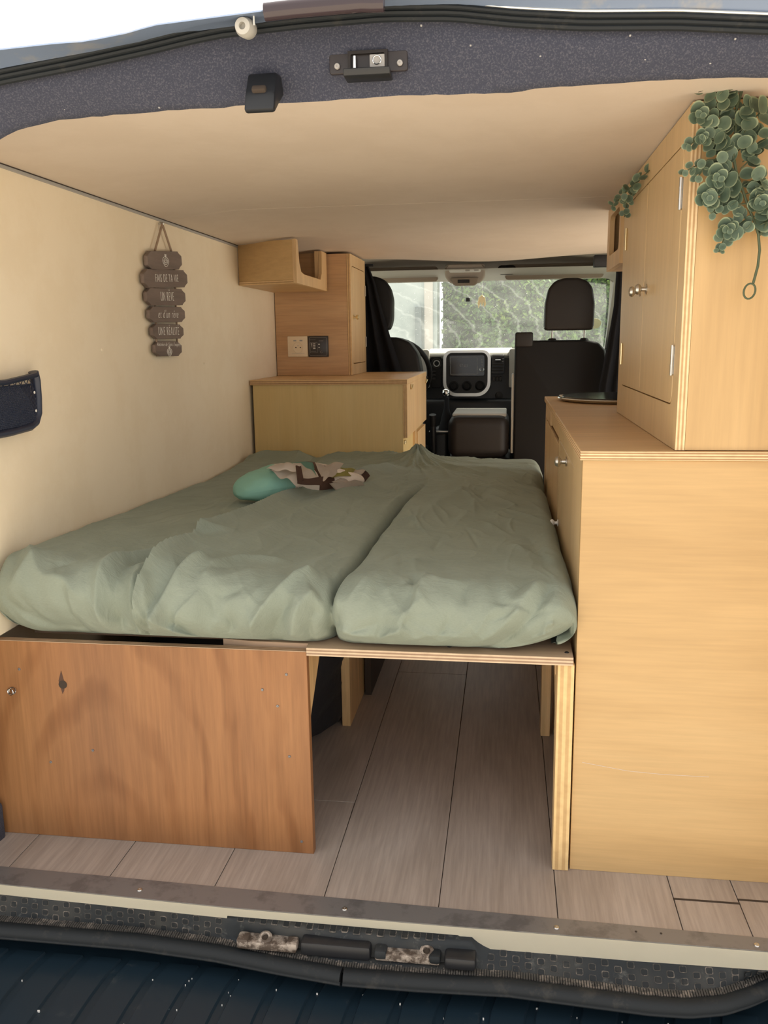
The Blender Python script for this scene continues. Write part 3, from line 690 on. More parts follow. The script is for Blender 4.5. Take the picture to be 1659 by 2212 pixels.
# front roll, right cushion
for L_, A_, w_ in (([(-.236, -.07), (-.19, -.095), (-.13, -.10), (-.09, -.06), (-.07, .0), (-.065, .06)], .011, .016), ([(-.22, -.11), (-.15, -.125), (-.08, -.12)], -.006, .014), ([(-.105, -.09), (-.085, -.04), (-.085, .05)], -.008, .012),
                   ([(.00, -.145), (.06, -.11), (.12, -.05), (.16, .01)], -.011, .011), ([(-.02, -.135), (.04, -.10), (.10, -.04), (.15, .03)], .009, .014), ([(.05, -.145), (.12, -.12), (.17, -.10)], .010, .012),
                   ([(.10, -.15), (.15, -.14), (.18, -.12)], -.010, .010), ([(.145, -.10), (.148, -.075), (.165, -.07)], .008, .008), ([(-.18, -.02), (-.14, .08), (-.12, .16)], .004, .02)):
    ridge(L_, A_, w_, (.15, .15))
def extra():
    # many small pulled creases: fan towards the knot, short pleats along the front
    global disp
    rr_ = random.Random(11)
    for _ in range(46):
        x = rr_.uniform(-.15, .17); y = rr_.uniform(.1, 1.3); L_ = rr_.uniform(.10, .30); a = math.atan2(1.5 - y, -.225 - x) + rr_.uniform(-.35, .35)
        d_ = (math.cos(a) * L_ / 2, math.sin(a) * L_ / 2); ridge([(x - d_[0], y - d_[1]), (x + rr_.uniform(-.012, .012), y), (x + d_[0], y + d_[1])], rr_.choice((1, -1, 1)) * rr_.uniform(.003, .006), rr_.uniform(.005, .012), (.4, .4))
    for _ in range(18):
        x = rr_.uniform(-.55, -.25); y = rr_.uniform(.15, 1.2); L_ = rr_.uniform(.12, .35); a = math.atan2(1.5 - y, -.225 - x) + rr_.uniform(-.2, .2)
        d_ = (math.cos(a) * L_ / 2, math.sin(a) * L_ / 2); ridge([(x - d_[0], y - d_[1]), (x + rr_.uniform(-.012, .012), y), (x + d_[0], y + d_[1])], rr_.choice((1, -1, 1)) * rr_.uniform(.0015, .004), rr_.uniform(.006, .014), (.4, .4))
    for _ in range(60):
        x = rr_.uniform(-.84, .17); y = rr_.uniform(-.13, .02); L_ = rr_.uniform(.04, .12); a = rr_.gauss(1.3, .45)
        if x > -.2: a = rr_.gauss(.7, .5)
        d_ = (math.cos(a) * L_ / 2, math.sin(a) * L_ / 2); ridge([(x - d_[0], y - d_[1]), (x + rr_.uniform(-.008, .008), y), (x + d_[0], y + d_[1])], rr_.choice((1, -1)) * rr_.uniform(.003, .006), rr_.uniform(.005, .011), (.35, .35))
# broad softness and fine wrinkles
xs_, ys_ = gx.ravel(), vy.ravel()
nz = np.array([noise.fractal(Vector((x * 3.1, y * 2.2, 1.7)), .9, 2.1, 3) for x, y in zip(xs_, ys_)]).reshape(gx.shape)
nz2 = np.array([noise.noise(Vector((x * 16 + y * 9, y * 13 - x * 7, 4.2))) for x, y in zip(xs_, ys_)]).reshape(gx.shape)
disp += .006 * nz + .0016 * nz2
# creases drawn towards the knot, and upright pleats along the front roll
th_k = np.arctan2(gx + .225, 1.52 - gy); r_k = np.hypot(gx + .225, 1.52 - gy)
def ridged(U, V, off, p=3):
    a = np.array([noise.noise(Vector((u, v, off))) for u, v in zip(U.ravel(), V.ravel())]).reshape(U.shape)
    return (1 - np.clip(np.abs(a) * 2.2, 0, 1)) ** p - .25
fan = np.clip(1.1 - r_k / 1.5, .15, 1) * np.clip((gx + .62) / .2, 0, 1) * np.clip(r_k / .1, 0, 1)
disp += .0034 * fan * ridged(th_k * 7 + 1.5 * nz, r_k * 1.6, 3.3)
disp += .0014 * ridged(gx * 9 + 3 * nz, vy * 5 - gx * 6, 7.1)
frz = np.exp(-np.clip(vy + .03, 0, 1) / .085)
disp += .0070 * frz * ridged(gx * 8.5 + 2.2 * nz + 1.5 * (vy + .1), vy * 4.5 - gx * 2, 12.4, 2)
disp += .0022 * frz * ridged(gx * 20 + vy * 14, vy * 8, 21.4, 2)
disp += .003 * np.sin(gx * 60 + 3 * nz2 + 6 * gy) * np.exp(-np.clip(vy + .02, 0, 1) / .10) * .7
# level along the left wall and a sag to the right
zt = ZT + np.interp(gy, [0, .1, .41, 1.14, 1.5, 1.66], [.034, .026, .016, -.008, -.004, .004]) * np.clip((-.40 - gx) / .4, 0, 1) + np.interp(gy, [-.05, .25, .6, 1.16, 1.47], [.004, .004, -.002, -.022, .002]) * np.clip((gx - .05) / .15, 0, 1)
# the sheet narrows and lifts at the seam
gapf = np.exp(-((gx + .236) / .022) ** 2) * (AY[:, 1] < 1)[None, :]
zz = ZB + (zt - ZB) * (hx * hy) 
nxv = np.gradient(gx, axis=0); th_y = np.arctan2(np.clip(1 - hy, 0, 1), 1)
# direction of displacement: up on top, outward on the front and right faces
disp *= 1.3
extra()
fy = np.clip((1 - hy) * 1.6, 0, 1) * (np.arange(gx.shape[1]) < 80)[None, :]; fx = np.clip((1 - hx) * 1.4, 0, 1) * np.where(np.arange(gx.shape[0]) > 250, 1, -1)[:, None]
px_ = gx + fx * disp * .8; py_ = gy - fy * disp * 1.25 + .02 * gapf * (1 - hy) ; pz_ = zz + disp * np.clip(1 - fy * .55, 0, 1) * np.clip(hx * 1.2, 0, 1)
low_ = np.clip(1 - hy / .75, 0, 1) * (np.arange(gx.shape[1]) < 80)[None, :]
ends = np.clip((px_ - .06) / .14, 0, 1) ** 2 * .9 + np.clip((-.80 - px_) / .08, 0, 1) ** 2 * .45
front_ = np.clip((.06 - vy) / .08, 0, 1); sideL = (1 - hx) * front_; pz_ = pz_ + sideL * .020; py_ = py_ + sideL * .04
pz_ = pz_ + low_ * ends * .035; py_ = py_ + low_ * (.014 + ends * .045)
py_ = py_ + 0; px_ = np.where(low_ > 0, np.minimum(px_, .203 - .012 * low_ - .004), px_)
pz_ = np.maximum(pz_, .4175 + 0 * pz_)
px_ = np.clip(px_, XL + .002, .2030 + 0 * px_)
# front lower part tucks in behind the box panel at the left
b = MB(); b.grid([[Vector((px_[i, j], py_[i, j], pz_[i, j])) for j in range(gx.shape[1])] for i in range(gx.shape[0])])
b.build('sheet', 'sheet', mat_o, ang=100)
MB().box(X0 + .03, X1 - .03, .06, Y1 - .04, .4178, .47, .02, 2).build('mattress_core', 'cream', mat_o)

# ---- folded patterned duvet on the bed
dv_ = thing('folded_duvet', (-.50, .86, .55), 'small bundled duvet cover in mint, cream and brown lying on the green bed', 'blanket')
A = Vector((-.585, .705, .575)); B_ = Vector((-.355, .925, .572))
axd = (B_ - A).normalized(); sd_ = Vector((axd.y, -axd.x, 0)) # towards the camera side / right
Ld = (B_ - A).length
def duvet_pt(t, a, gro=1.0):
    rad = .090 * (1 - .30 * t) * (max(0, math.sin(math.pi * min(1, t * .98))) ** .34)
    hh = .072 * (1 - .30 * t) * (max(0, math.sin(math.pi * min(1, t * .98))) ** .42)
    p = A + axd * (Ld * t * 1.08 - .03)
    ca, sa = math.cos(a), math.sin(a)
    off = sd_ * (rad * gro * math.copysign(abs(ca) ** .8, ca)) + Vector((0, 0, max(-.02, hh * (.35 + .65 * math.copysign(abs(sa) ** .85, sa)) * gro)))
    v = p + off
    n_ = noise.fractal(v * 14, .9, 2.2, 3)
    return v + (off.normalized() if off.length > 0 else Vector((0, 0, 1))) * n_ * .006
def duvet_strip(t0, t1, a0, a1, n, m_, name, gro=1.0, ni=14, nj=40, thick=.0):
    b = MB(); b.grid([[duvet_pt(t0 + (t1 - t0) * i / ni, a0 + (a1 - a0) * j / nj, gro) for j in range(nj + 1)] for i in range(ni + 1)], thick); return b.build(name, m_, dv_, ang=100)
F2 = 2 * math.pi
duvet_strip(0, .33, 0, F2, 0, 'mint', 'mint_roll', ni=24)
duvet_strip(.33, .52, 0, F2, 0, 'cream', 'cream_roll')
duvet_strip(.52, .66, 0, F2, 0, 'brown', 'brown_band')
duvet_strip(.66, 1.0, 0, F2, 0, 'cream', 'cream_end')
def flap(pts4, name, m_, amp=.008, freq=3.0, bulge=.012, thick=.004, seed=0, n=26):
    p00, p10, p11, p01 = [Vector(p) for p in pts4]; P = []
    for i in range(n + 1):
        u = i / n; row = []
        for j in range(n + 1):
            v = j / n; p = (p00 * (1 - u) + p10 * u) * (1 - v) + (p01 * (1 - u) + p11 * u) * v
            p = p + Vector((0, 0, bulge * math.sin(math.pi * u) ** .5 * math.sin(math.pi * v) ** .5 + amp * math.sin(freq * math.pi * u + seed + 2 * v) * (1 - v * .4) + .004 * noise.noise(p * 25 + Vector((seed, 0, 0)))))
            row.append(p)
        P.append(row)
    b = MB(); b.grid(P, thick); return b.build(name, m_, dv_, ang=100)
flap([(-.534, .70, .630), (-.424, .72, .613), (-.458, .83, .633), (-.52, .80, .636)], 'mint_fold', 'mint', .002, 2, .006, .004, 1)
flap([(-.521, .66, .636), (-.45, .640, .610), (-.396, .655, .620), (-.471, .76, .641)], 'cream_flap', 'cream', .005, 3.6, .005, .005, .4)
flap([(-.526, .655, .640), (-.455, .652, .638), (-.448, .675, .648), (-.510, .70, .648)], 'rolled_hem', 'cream', .003, 3.5, .006, .006, .9)
flap([(-.458, .655, .650), (-.445, .655, .650), (-.435, .634, .619), (-.449, .632, .615)], 'brown_stripe', 'brown', .001, 2, .003, .003, .2)
flap([(-.449, .633, .625), (-.393, .650, .625), (-.396, .645, .606), (-.449, .630, .613)], 'brown_stripe', 'brown', .001, 2, .003, .003, 1.2)
flap([(-.446, .80, .636), (-.394, .90, .623), (-.393, .76, .610), (-.405, .70, .610)], 'cream_point', 'cream', .003, 2.5, .003, .003, 2.0)
flap([(-.397, .86, .618), (-.367, .92, .605), (-.365, .84, .600), (-.40, .77, .607)], 'yellow_fold', 'yellow', .0015, 2, .003, .003, 2.6)
flap([(-.374, .93, .604), (-.348, .96, .597), (-.360, .85, .579), (-.394, .74, .600)], 'cream_border', 'cream', .001, 2, .003, .005, 3.2)
flap([(-.352, .97, .597), (-.338, .97, .580), (-.347, .86, .568), (-.384, .80, .588)], 'brown_border', 'brown', .001, 2, .004, .006, 3.9)
flap([(-.399, .74, .600), (-.343, .86, .586), (-.335, .90, .562), (-.383, .78, .566)], 'cream_tuft', 'cream', .003, 4, .003, .005, 4.4)

dv_.location += Vector((.014, -.035, .0)); dv_.scale = (1.10, 1.10, 1.12)

# ============================================================ KITCHEN SIDE (right)
kc = thing('kitchen_cabinet', (.42, .7, 0), 'tall pale birch kitchen base cabinet with a plain end panel on the right', 'cabinet')
CT = .779; CB = .7625
b = MB(); b.box(.204, XR - .002, 0, .015, .0, CB, .0006, 1); ep = b.build('end_panel', 'birch_x', kc)
MB().tube([(.22, -.0004, .215), (.30, -.0004, .203), (.36, -.0004, .2), (.44, -.0004, .2)], .0004, 5).build('scratch', 'cream', ep)
FX = .204
n5 = 4
hole = rr(.17, .635, .06, .725, .006, n5)
b = MB(); b.ring(rect_for(n5, .015, .672, .0, CB), hole, 0, FX, FX + .015); b.build('face_frame', 'door_z', kc)
b = MB(); b.prism(rr(.1725, .6325, .0625, .7225, .005, 4), 0, FX + .0005, FX + .014, .0008, 1); kd1 = b.build('door', 'door_z', kc)
knob(kd1, (FX - .0005, .381, .707), (-1, 0, 0), 1.0)
knob(kd1, (FX - .0005, .603, .527), (-1, 0, 0), .8, 'white')
MB().box(FX + .02, XR - .01, .02, 1.39, .01, .05).build('plinth', 'gap', kc)
MB().box(FX + .06, FX + .062, .05, 1.38, .05, CB - .01).build('dark_backing', 'gap', kc)  # dark sheet standing for the shade inside the slot and door gaps
MB().box(FX + .004, FX + .018, .676, 1.405, .0, .700).build('drawer_front', 'beech_z', kc)
MB().box(FX + .0035, FX + .0185, .678, 1.403, .7002, .7025).build('drawer_edge', ply_edge('drawer_top_edge', 0, FX + .0035, .015, 3), kc)
MB().box(FX + .002, FX + .030, .69, 1.10, .722, CB).build('top_rail', 'beech_z', kc)
MB().box(FX, FX + .02, 1.08, 1.405, .715, CB).build('top_rail', 'beech_z', kc)
MB().box(FX, XR - .002, 1.392, 1.407, 0, CB).build('far_end_panel', 'birch_x', kc)
wt = thing('worktop', (.42, .35, CB), 'thick birch worktop with layered edge under the wall cupboard, nearer half', 'worktop')
wedge = ply_edge('worktop_edge', 2, CB, .0165, 7)
b = MB(); b.box(FX - .004, XR - .002, -.006, .770, CB + .0003, CT, .001, 1); b.build('top_board', 'birch_y', wt)
MB().box(FX - .0045, XR - .002, -.0068, -.0058, CB + .001, CT - .0012).build('layered_edge', wedge, wt)
MB().box(FX - .0048, FX - .0038, -.005, .768, CB + .001, CT - .0012).build('layered_edge', wedge, wt)
wt2 = thing('worktop', (.42, 1.1, CB), 'farther piece of birch worktop that holds the steel sink', 'worktop')
b = MB(); b.box(FX - .004, XR - .002, .7715, 1.408, CB + .0003, CT - .0005, .001, 1); b.build('top_board', 'birch_y', wt2)
MB().box(FX - .0048, FX - .0038, .775, 1.406, CB + .001, CT - .0018).build('layered_edge', wedge, wt2)
# sink with glass lid
sk = thing('sink', (.415, 1.20, CT), 'oval stainless steel sink with a dark glass lid set in the far worktop', 'sink')
prof = [(.03, .001), (.17, .001), (.176, .003), (.182, .006), (.186, .009), (.184, .0115), (.178, .012), (.172, .009)]
b = MB(); b.lathe(prof, (.415, 1.205, CT), (0, 0, 1), 48); b.build('rim', 'chrome', sk)
b = MB(); b.lathe([(.001, .0095), (.171, .0095), (.174, .012), (.171, .0145), (.001, .0150)], (.415, 1.205, CT), (0, 0, 1), 48); b.build('glass_lid', 'screen', sk)
b = MB(); b.lathe([(.001, 0), (.009, 0), (.010, .006), (.007, .010), (.001, .011)], (.246, 1.262, CT + .004), (0, 0, 1), 16); b.build('lid_hinge', 'chrome', sk)

# upper cupboard
uc = thing('wall_cupboard', (.49, .4, CT), 'tall pale birch cupboard with two doors standing on the worktop', 'cupboard')
UX = .352; UT = 1.316
# end panel with chamfered outer corner
b = MB(); b.prism([(UX + .0155, CT + .001), (XR - .003, CT + .001), (XR - .003, UT - .04), (XR - .03, UT), (UX + .0155, UT)], 1, 0, .015, .0005, 1); b.build('end_panel', 'birch_z', uc)
sx_e = ply_edge('cupboard_front_edge', 0, UX, .015, 5, (.88, .65, .38), (.55, .34, .16))
hole = rr(.048, .708, .850, 1.268, .022, n5)
b = MB(); b.ring(rect_for(n5, .0, .775, CT + .001, UT), hole, 0, UX, UX + .015); b.build('face_frame', 'door_z', uc)
MB().box(UX + .0003, UX + .0150, -.0008, .0003, CT + .0012, UT - .0005).build('layered_edge', sx_e, uc)
MB().box(UX + .020, UX + .022, .02, .77, CT + .01, UT - .01).build('dark_backing', 'gap', uc)  # dark sheet behind the doors, shade for the gaps put into its colour
for (ya, yb_, rad, ky, hy_) in ((.0505, .4120, (.020, .002, .002, .020), .372, .0495), (.4145, .7055, (.002, .020, .020, .002), .458, .7065)):
    b = MB(); b.prism(rr(ya, yb_, .8525, 1.2655, rad, 4), 0, UX - .0008, UX + .014, .0008, 1); dd = b.build('door', 'door_z', uc)
    knob(dd, (UX - .001, ky, 1.058), (-1, 0, 0), .95)
    for hz in (1.19, .925): hinge(dd, UX - .003, hy_, hz, .05, 'nickel' if ky < .4 else 'brass')
b = MB(); b.box(UX + .001, XR - .003, .762, .776, CT + .001, UT); b.build('far_panel', 'birch_z', uc)
MB().box(UX + .001, XR - .003, .016, .76, UT - .014, UT - .001).build('top_panel', 'birch_y', uc)

# small shelf beyond
ss = thing('corner_shelf', (.49, 1.0, 1.15), 'small birch open shelf hung under the ceiling beyond the tall cupboard', 'shelf')
n4 = 4
b = MB(); b.ring(rect_for(n4, .88, 1.17, 1.150, 1.316), rr(.905, 1.12, 1.188, 1.294, .02, n4), 0, .356, .369); b.build('side_panel', 'beech_z', ss)
MB().box(.369, XR - .003, .88, 1.17, 1.150, 1.162).build('bottom_panel', 'birch_y', ss)
MB().box(.369, XR - .003, 1.157, 1.17, 1.162, 1.316).build('end_panel', 'birch_x', ss)
MB().box(.369, XR - .003, .88, .893, 1.162, 1.316).build('end_panel', 'birch_x', ss)

# ============================================================ LEFT SIDE FURNITURE
lc = thing('storage_cabinet', (-.58, 2.06, 0), 'pale yellow plywood base cabinet at the head of the bed on the left', 'cabinet')
LT = .825; LY = 1.685; LXR = -.283
b = MB(); b.box(XL + .012, LXR - .016, LY, LY + .015, 0, .806, .0006, 1); lp = b.build('end_panel', 'pine_pale', lc)
b = MB(); b.prism([(-.373, .45), (-.361, .45), (-.364, .50), (-.366, .56), (-.369, .50)], 1, LY - .0008, LY - .0003); b.build('knot_stain', 'beech', lp)
MB().lathe([(.0003, 0), (.003, 0), (.0003, .0004)], (-.452, LY - .0003, .53), (0, -1, 0), 8).build('knot', 'brown', lp)
b = MB(); b.box(LXR - .0155, LXR, LY - .001, 2.445, .610, .806, .0008, 1); fl_ = b.build('drop_front', 'beech_z', lc)
MB().box(LXR - .0153, LXR - .0003, LY - .0018, LY - .0009, .611, .805).build('layered_edge', ply_edge('drop_front_edge', 0, LXR - .0155, .0155, 5, (.80, .55, .28), (.45, .27, .12)), fl_)
for y, z, s in ((1.80, .792, .9), (2.40, .785, .9)):
    b = MB(); b.box(LXR + .0002, LXR + .006, y - .012, y + .012, z - .010, z + .010, .002, 2); b.tube([(LXR + .006, y - .014, z - .006), (LXR + .009, y + .010, z + .006)], .0022, 6); b.build('latch', 'brass', fl_)
MB().box(LXR - .030, LXR - .016, LY + .016, 2.445, 0, .606).build('side_panel', 'pine_pale', lc)
MB().box(LXR - .0295, LXR - .006, 2.02, 2.06, 0, .606).build('divider', 'beech_z', lc)
MB().box(LXR - .020, LXR - .004, 2.10, 2.44, 0, .590).build('lower_door', 'beech_z', lc)
b = MB(); b.box(LXR - .018, LXR - .008, LY + .01, LY + .03, .585, .60, .002, 1); b.build('hinge', 'brass', lc)
MB().box(XL + .012, LXR - .02, 2.43, 2.445, 0, .806).build('far_panel', 'pine_pale', lc)
b = MB(); b.box(XL + .003, LXR + .001, LY - .008, 2.447, .8062, LT, .001, 1); b.build('top_board', 'beech_z', lc)
MB().box(XL + .0035, LXR + .0005, LY - .0087, LY - .0077, .8072, LT - .0012).build('layered_edge', ply_edge('cabinet_top_edge', 2, .806, .019, 5, (.72, .48, .24), (.36, .20, .09)), lc)

lu = thing('corner_cupboard', (-.72, 2.26, LT), 'beech plywood cupboard with one side door standing on the left cabinet', 'cupboard')
U2 = 1.309
MB().box(XL + .003, -.5705, 2.08, 2.095, LT + .001, U2, .0005, 1).build('end_panel', 'beech', lu)
n5 = 4
b = MB(); b.ring(rect_for(n5, 2.080, 2.446, LT + .001, U2), rr(2.105, 2.425, LT + .045, U2 - .045, .018, n5), 0, -.570, -.555); b.build('face_frame', 'beech_z', lu)
b = MB(); b.prism(rr(2.108, 2.422, LT + .048, U2 - .048, .016, 4), 0, -.569, -.5545, .0008, 1); dr = b.build('door', 'beech_z', lu)
knob(dr, (-.5545, 2.135, 1.06), (1, 0, 0), .9, 'brass')
for hz in (.96, 1.18): hinge(dr, -.552, 2.424, hz, .045, 'nickel')
MB().box(-.5698, -.5552, 2.0792, 2.0799, LT + .0012, U2 - .0004).build('layered_edge', ply_edge('corner_cupboard_edge', 0, -.570, .015, 3, (.80, .55, .28), (.50, .30, .14)), lu)
MB().box(XL + .003, -.57, 2.096, 2.446, U2 - .012, U2).build('top_panel', 'beech', lu)
MB().box(XL + .003, -.57, 2.436, 2.446, LT + .001, U2 - .012).build('far_panel', 'beech', lu)

# wall socket and control panel
so = thing('power_socket', (-.779, 2.08, .943), 'square cream power socket on the beech cupboard, left of the dark panel', 'socket')
b = MB(); b.box(-.823, -.738, 2.071, 2.0797, .902, .986, .003, 2); b.build('plate', 'socket', so)
b = MB(); b.lathe([(.020, 0), (.023, 0), (.0235, .0015), (.0215, .0022), (.020, -.0035), (.0003, -.0035)], (-.7785, 2.0705, .940), (0, -1, 0), 28); b.build('outlet', 'socket', so)
for dx in (-.0095, .0095): MB().lathe([(.0003, 0), (.0026, 0), (.0026, .0006), (.0003, .0006)], (-.7785 + dx, 2.0703, .940), (0, -1, 0), 10).build('pin_hole', 'gap', so)
MB().lathe([(.0003, 0), (.0018, 0), (.0018, .006), (.0003, .007)], (-.7785, 2.0705, .947), (0, -1, 0), 10).build('earth_pin', 'nickel', so)
for dx in (-.013, .013): MB().box(-.7785 + dx - .006, -.7785 + dx + .006, 2.0695, 2.0712, .9655, .9705).build('usb_port', 'greyprint', so)
MB().box(-.806, -.752, 2.0702, 2.0712, .9155, .9162).build('seam_line', 'greyprint', so)
cpn = thing('control_panel', (-.693, 2.08, .943), 'square dark battery control panel on the beech cupboard, right of the cream socket', 'control panel')
b = MB(); b.box(-.7355, -.652, 2.070, 2.0797, .901, .986, .002, 2); b.build('plate', 'panel_dk', cpn)
pr_ = rr(-.7295, -.658, .907, .980, .004, 4)
MB().tube([(x, 2.0696, z) for x, z in pr_], .0005, 5, closed=True).build('border_line', 'greyprint', cpn)
MB().tube([(x, 2.0696, z) for x, z in rr(-.7275, -.697, .918, .960, .003, 4)], .0004, 5, closed=True).build('border_line', 'greyprint', cpn)
MB().prism([(-.7245, .957), (-.718, .957), (-.7195, .935)], 1, 2.0692, 2.07).build('level_wedge', 'greyprint', cpn)
for k in range(4): MB().box(-.7145, -.7055, 2.0690, 2.07, .9525 - k * .0062, .9555 - k * .0062).build('level_bar', 'white', cpn)
for k in range(2): MB().box(-.693, -.6865, 2.0688, 2.07, .9505 - k * .0125, .9540 - k * .0125, .0005, 1).build('button', 'white', cpn)
MB().tube([(-.681 + .0042 * math.cos(a), 2.0693, .921 + .0042 * math.sin(a)) for a in np.linspace(.5, 2 * math.pi - .2, 16)], .0006, 5).build('power_mark', 'greyprint', cpn)
MB().box(-.6902, -.672, 2.0694, 2.0699, .9655, .9665).build('print_line', 'greyprint', cpn)
MB().box(-.728, -.704, 2.0694, 2.0699, .9695, .9705).build('print_line', 'greyprint', cpn)
MB().box(-.7245, -.703, 2.0694, 2.0699, .9235, .9245).build('print_line', 'greyprint', cpn)

# open shelf under the ceiling
sh = thing('ceiling_shelf', (-.76, 1.8, 1.165), 'open plywood cubby shelf high in the corner between left wall and ceiling', 'shelf')
b = MB(); b.prism([(XL + .003, 1.603), (-.6615, 1.545), (-.6575, 1.557), (XL + .003, 1.615)], 2, 1.1745, 1.3090, .0006, 1); b.build('front_panel', 'birch_x', sh)
b = MB(); b.prism([(XL + .003, 1.600), (-.660, 1.543), (-.648, 2.060), (XL + .003, 2.078)], 2, 1.162, 1.1742, .0005, 1); b.build('bottom_panel', 'birch_x', sh)
MB().prism([(XL + .004, 1.5995), (-.6605, 1.5425), (-.6605, 1.5435), (XL + .004, 1.6005)], 2, 1.1627, 1.1735).build('layered_edge', ply_edge('shelf_edge', 2, 1.162, .0122, 3, (.75, .52, .28), (.45, .28, .13)), sh)
# side with a cut-out, slightly turned like the front
t = MB(); t.prism([(1.545, 1.163), (2.060, 1.163), (2.060, 1.3105), (1.972, 1.3105), (1.965, 1.225), (1.940, 1.200), (1.66, 1.200), (1.615, 1.206), (1.590, 1.235), (1.572, 1.3105), (1.545, 1.3105)], 0, -.6615, -.6485, .0005, 1); t.build('side_panel', 'beech_z', sh)
MB().box(XL + .003, -.6615, 2.048, 2.060, 1.1745, 1.3105).build('back_panel', 'beech', sh)
MB().box(-.678, -.6620, 1.97, 2.047, 1.1745, 1.3105).build('batten', 'beech_z', sh)

# ---- hanging sign
hs = thing('hanging_sign', (XL + .008, .88, 1.28), 'string of six grey wooden plaques with white French writing on the left wall', 'sign')
plq = [(.764, 1.012, 1.1875, .049, .085, None), (.734, 1.049, 1.1395, .048, .062, 'FAIS DE TA VIE'), (.745, 1.025, 1.090, .045, .040, 'UN RÊVE'), (.756, 1.013, 1.0425, .042, .026, "et d'un rêve"), (.770, .994, .996, .040, .008, 'UNE RÉALITÉ'), (.781, .972, .949, .041, -.010, 'Antoine de Saint-Exupéry')]
FXs = XL + .017
for i, (ya, yb_, zc_, hh, tilt, txt) in enumerate(plq):
    yc = (ya + yb_) / 2; L = (yb_ - ya) / 2; h2 = hh / 2; c1, c2 = .026, .012
    P = []
    for su, sv in ((-1, -1), (1, -1), (1, 1), (-1, 1)):
        seq = [(L, h2 * .48), (L - .007, h2 * .62), (L - .010, h2 * .64), (L - .024, h2 * .90), (L - .026, h2)]
        if su * sv > 0: seq_ = seq if (su, sv) in ((1, 1), (-1, -1)) else seq[::-1]
        else: seq_ = seq[::-1]
        P += [(su * a, sv * c) for a, c in seq_]
    R2 = Matrix.Rotation(math.atan(tilt), 2)
    P = [tuple(Vector((yc, zc_)) + R2 @ Vector(p)) for p in P]
    b = MB(); b.prism(P, 0, FXs - .011, FXs, .0008, 1); pq = b.build('plaque', 'plaque', hs)
    base = wloc(pq)
    mt = Matrix.Translation(Vector((FXs + .0001, yc, zc_)) - base) @ Matrix.Rotation(math.atan(tilt), 4, 'X') @ Matrix(((0, 0, 1, 0), (1, 0, 0, 0), (0, 1, 0, 0), (0, 0, 0, 1)))
    if txt:
        if i == 1: text_obj('lettering', txt, .030, mt, pq, 'white', 0, .0004, .70)
        elif i == 2: text_obj('lettering', txt, .036, mt, pq, 'white', 0, .0004, .58)
        elif i == 3: text_obj('lettering', txt, .032, mt, pq, 'white', .35, .0003, .76)
        elif i == 4: text_obj('lettering', txt, .033, mt, pq, 'white', 0, .0004, .66)
        else:
            text_obj('lettering', txt, .0145, mt @ Matrix.Translation((0, .0115, 0)), pq, 'white', .35, .0003, .92)
    if i in (0, 5):
        k = 1.0 if i == 0 else .8; dz = -.002 if i == 0 else -.0085
        b = MB()
        for s_ in (1, .62, .3):
            O_ = [(FXs + .0004, yc + .011 * k * s_ * math.sin(a) * (1 - .35 * (math.cos(a) < 0) * abs(math.cos(a))) * 2.0, zc_ + dz + .013 * k * s_ * math.cos(a) * (1.15 if math.cos(a) < 0 else .9)) for a in np.linspace(0, 2 * math.pi, 22)[:-1]]
            b.tube(O_, .0008, 5, closed=True)
        for yy in (-.006, 0, .006): b.tube([(FXs + .0004, yc + yy * .3 * k, zc_ + dz + .010 * k), (FXs + .0004, yc + yy * k, zc_ + dz + .0185 * k)], .0008, 5)
        b.build('emblem', 'white', pq)
cordx = FXs - .006
for (ya2, za2), (yb2, zb2) in (((.895, 1.285), (.832, 1.208)), ((.895, 1.285), (.950, 1.218))):
    MB().tube([(cordx, ya2, za2), (cordx, (ya2 + yb2) / 2, (za2 + zb2) / 2), (cordx, yb2, zb2)], .0032, 8).build('cord', 'rope', hs)
for i in range(5):
    a, c = plq[i], plq[i + 1]
    for fy_ in (-.075, .075):
        ym = (a[0] + a[1] + c[0] + c[1]) / 4 + fy_
        za = a[2] - a[3] / 2 + a[4] * fy_ + .003; zb_ = c[2] + c[3] / 2 + c[4] * fy_ - .003
        MB().tube([(cordx, ym, za + .002), (cordx, ym, zb_ - .002)], .003, 8).build('link_cord', 'rope', hs)
MB().lathe([(.0003, 0), (.003, 0), (.003, .014), (.0045, .015), (.0003, .0165)], (XL, .895, 1.286), (1, 0, 0), 10).build('nail', 'nickel', hs)

# ---- net pocket
npk = thing('net_pocket', (XL, .02, .86), 'navy blue plastic-framed net pocket screwed low on the left wall', 'pocket')
fr = [(.153, .912), (.158, .895), (.157, .86), (.153, .83), (.140, .812), (.118, .805), (.05, .802), (-.06, .802), (-.13, .806), (-.15, .83), (-.155, .86), (-.15, .912)]
MB().tube([(XL + .020, y, z) for y, z in fr], [.008] * len(fr), 10, True, False, (1.0, 1.3)).build('frame', 'net', npk)
MB().tube([(XL + .027, y, z) for y, z in ((.15, .906), (.10, .901), (.04, .896), (-.05, .896), (-.15, .904))], .0055, 8).build('rim', 'net', npk)
b = MB(); Z0, Z1 = .806, .888
k = -.15
while k < .16:
    for s_ in (1, -1):
        ptsn = []
        for q in range(13):
            z = Z0 + (Z1 - Z0) * q / 12; y = k + s_ * (z - Z0) * .8
            if -.15 < y < .146: ptsn.append((XL + .022 + .004 * math.sin(math.pi * q / 12), y, z))
        if len(ptsn) > 1: b.tube(ptsn, .0011, 4)
    k += .0052
for z in (.888,): b.tube([(XL + .022, -.15, z), (XL + .022, .138, z)], .0016, 6)
for q in range(14): b.tube([(XL + .023, .138 - q * .02, .888), (XL + .023, .128 - q * .02, .899), (XL + .023, .118 - q * .02, .888)], .0011, 4)
o = b.build('netting', 'net', npk); o['kind'] = 'stuff'
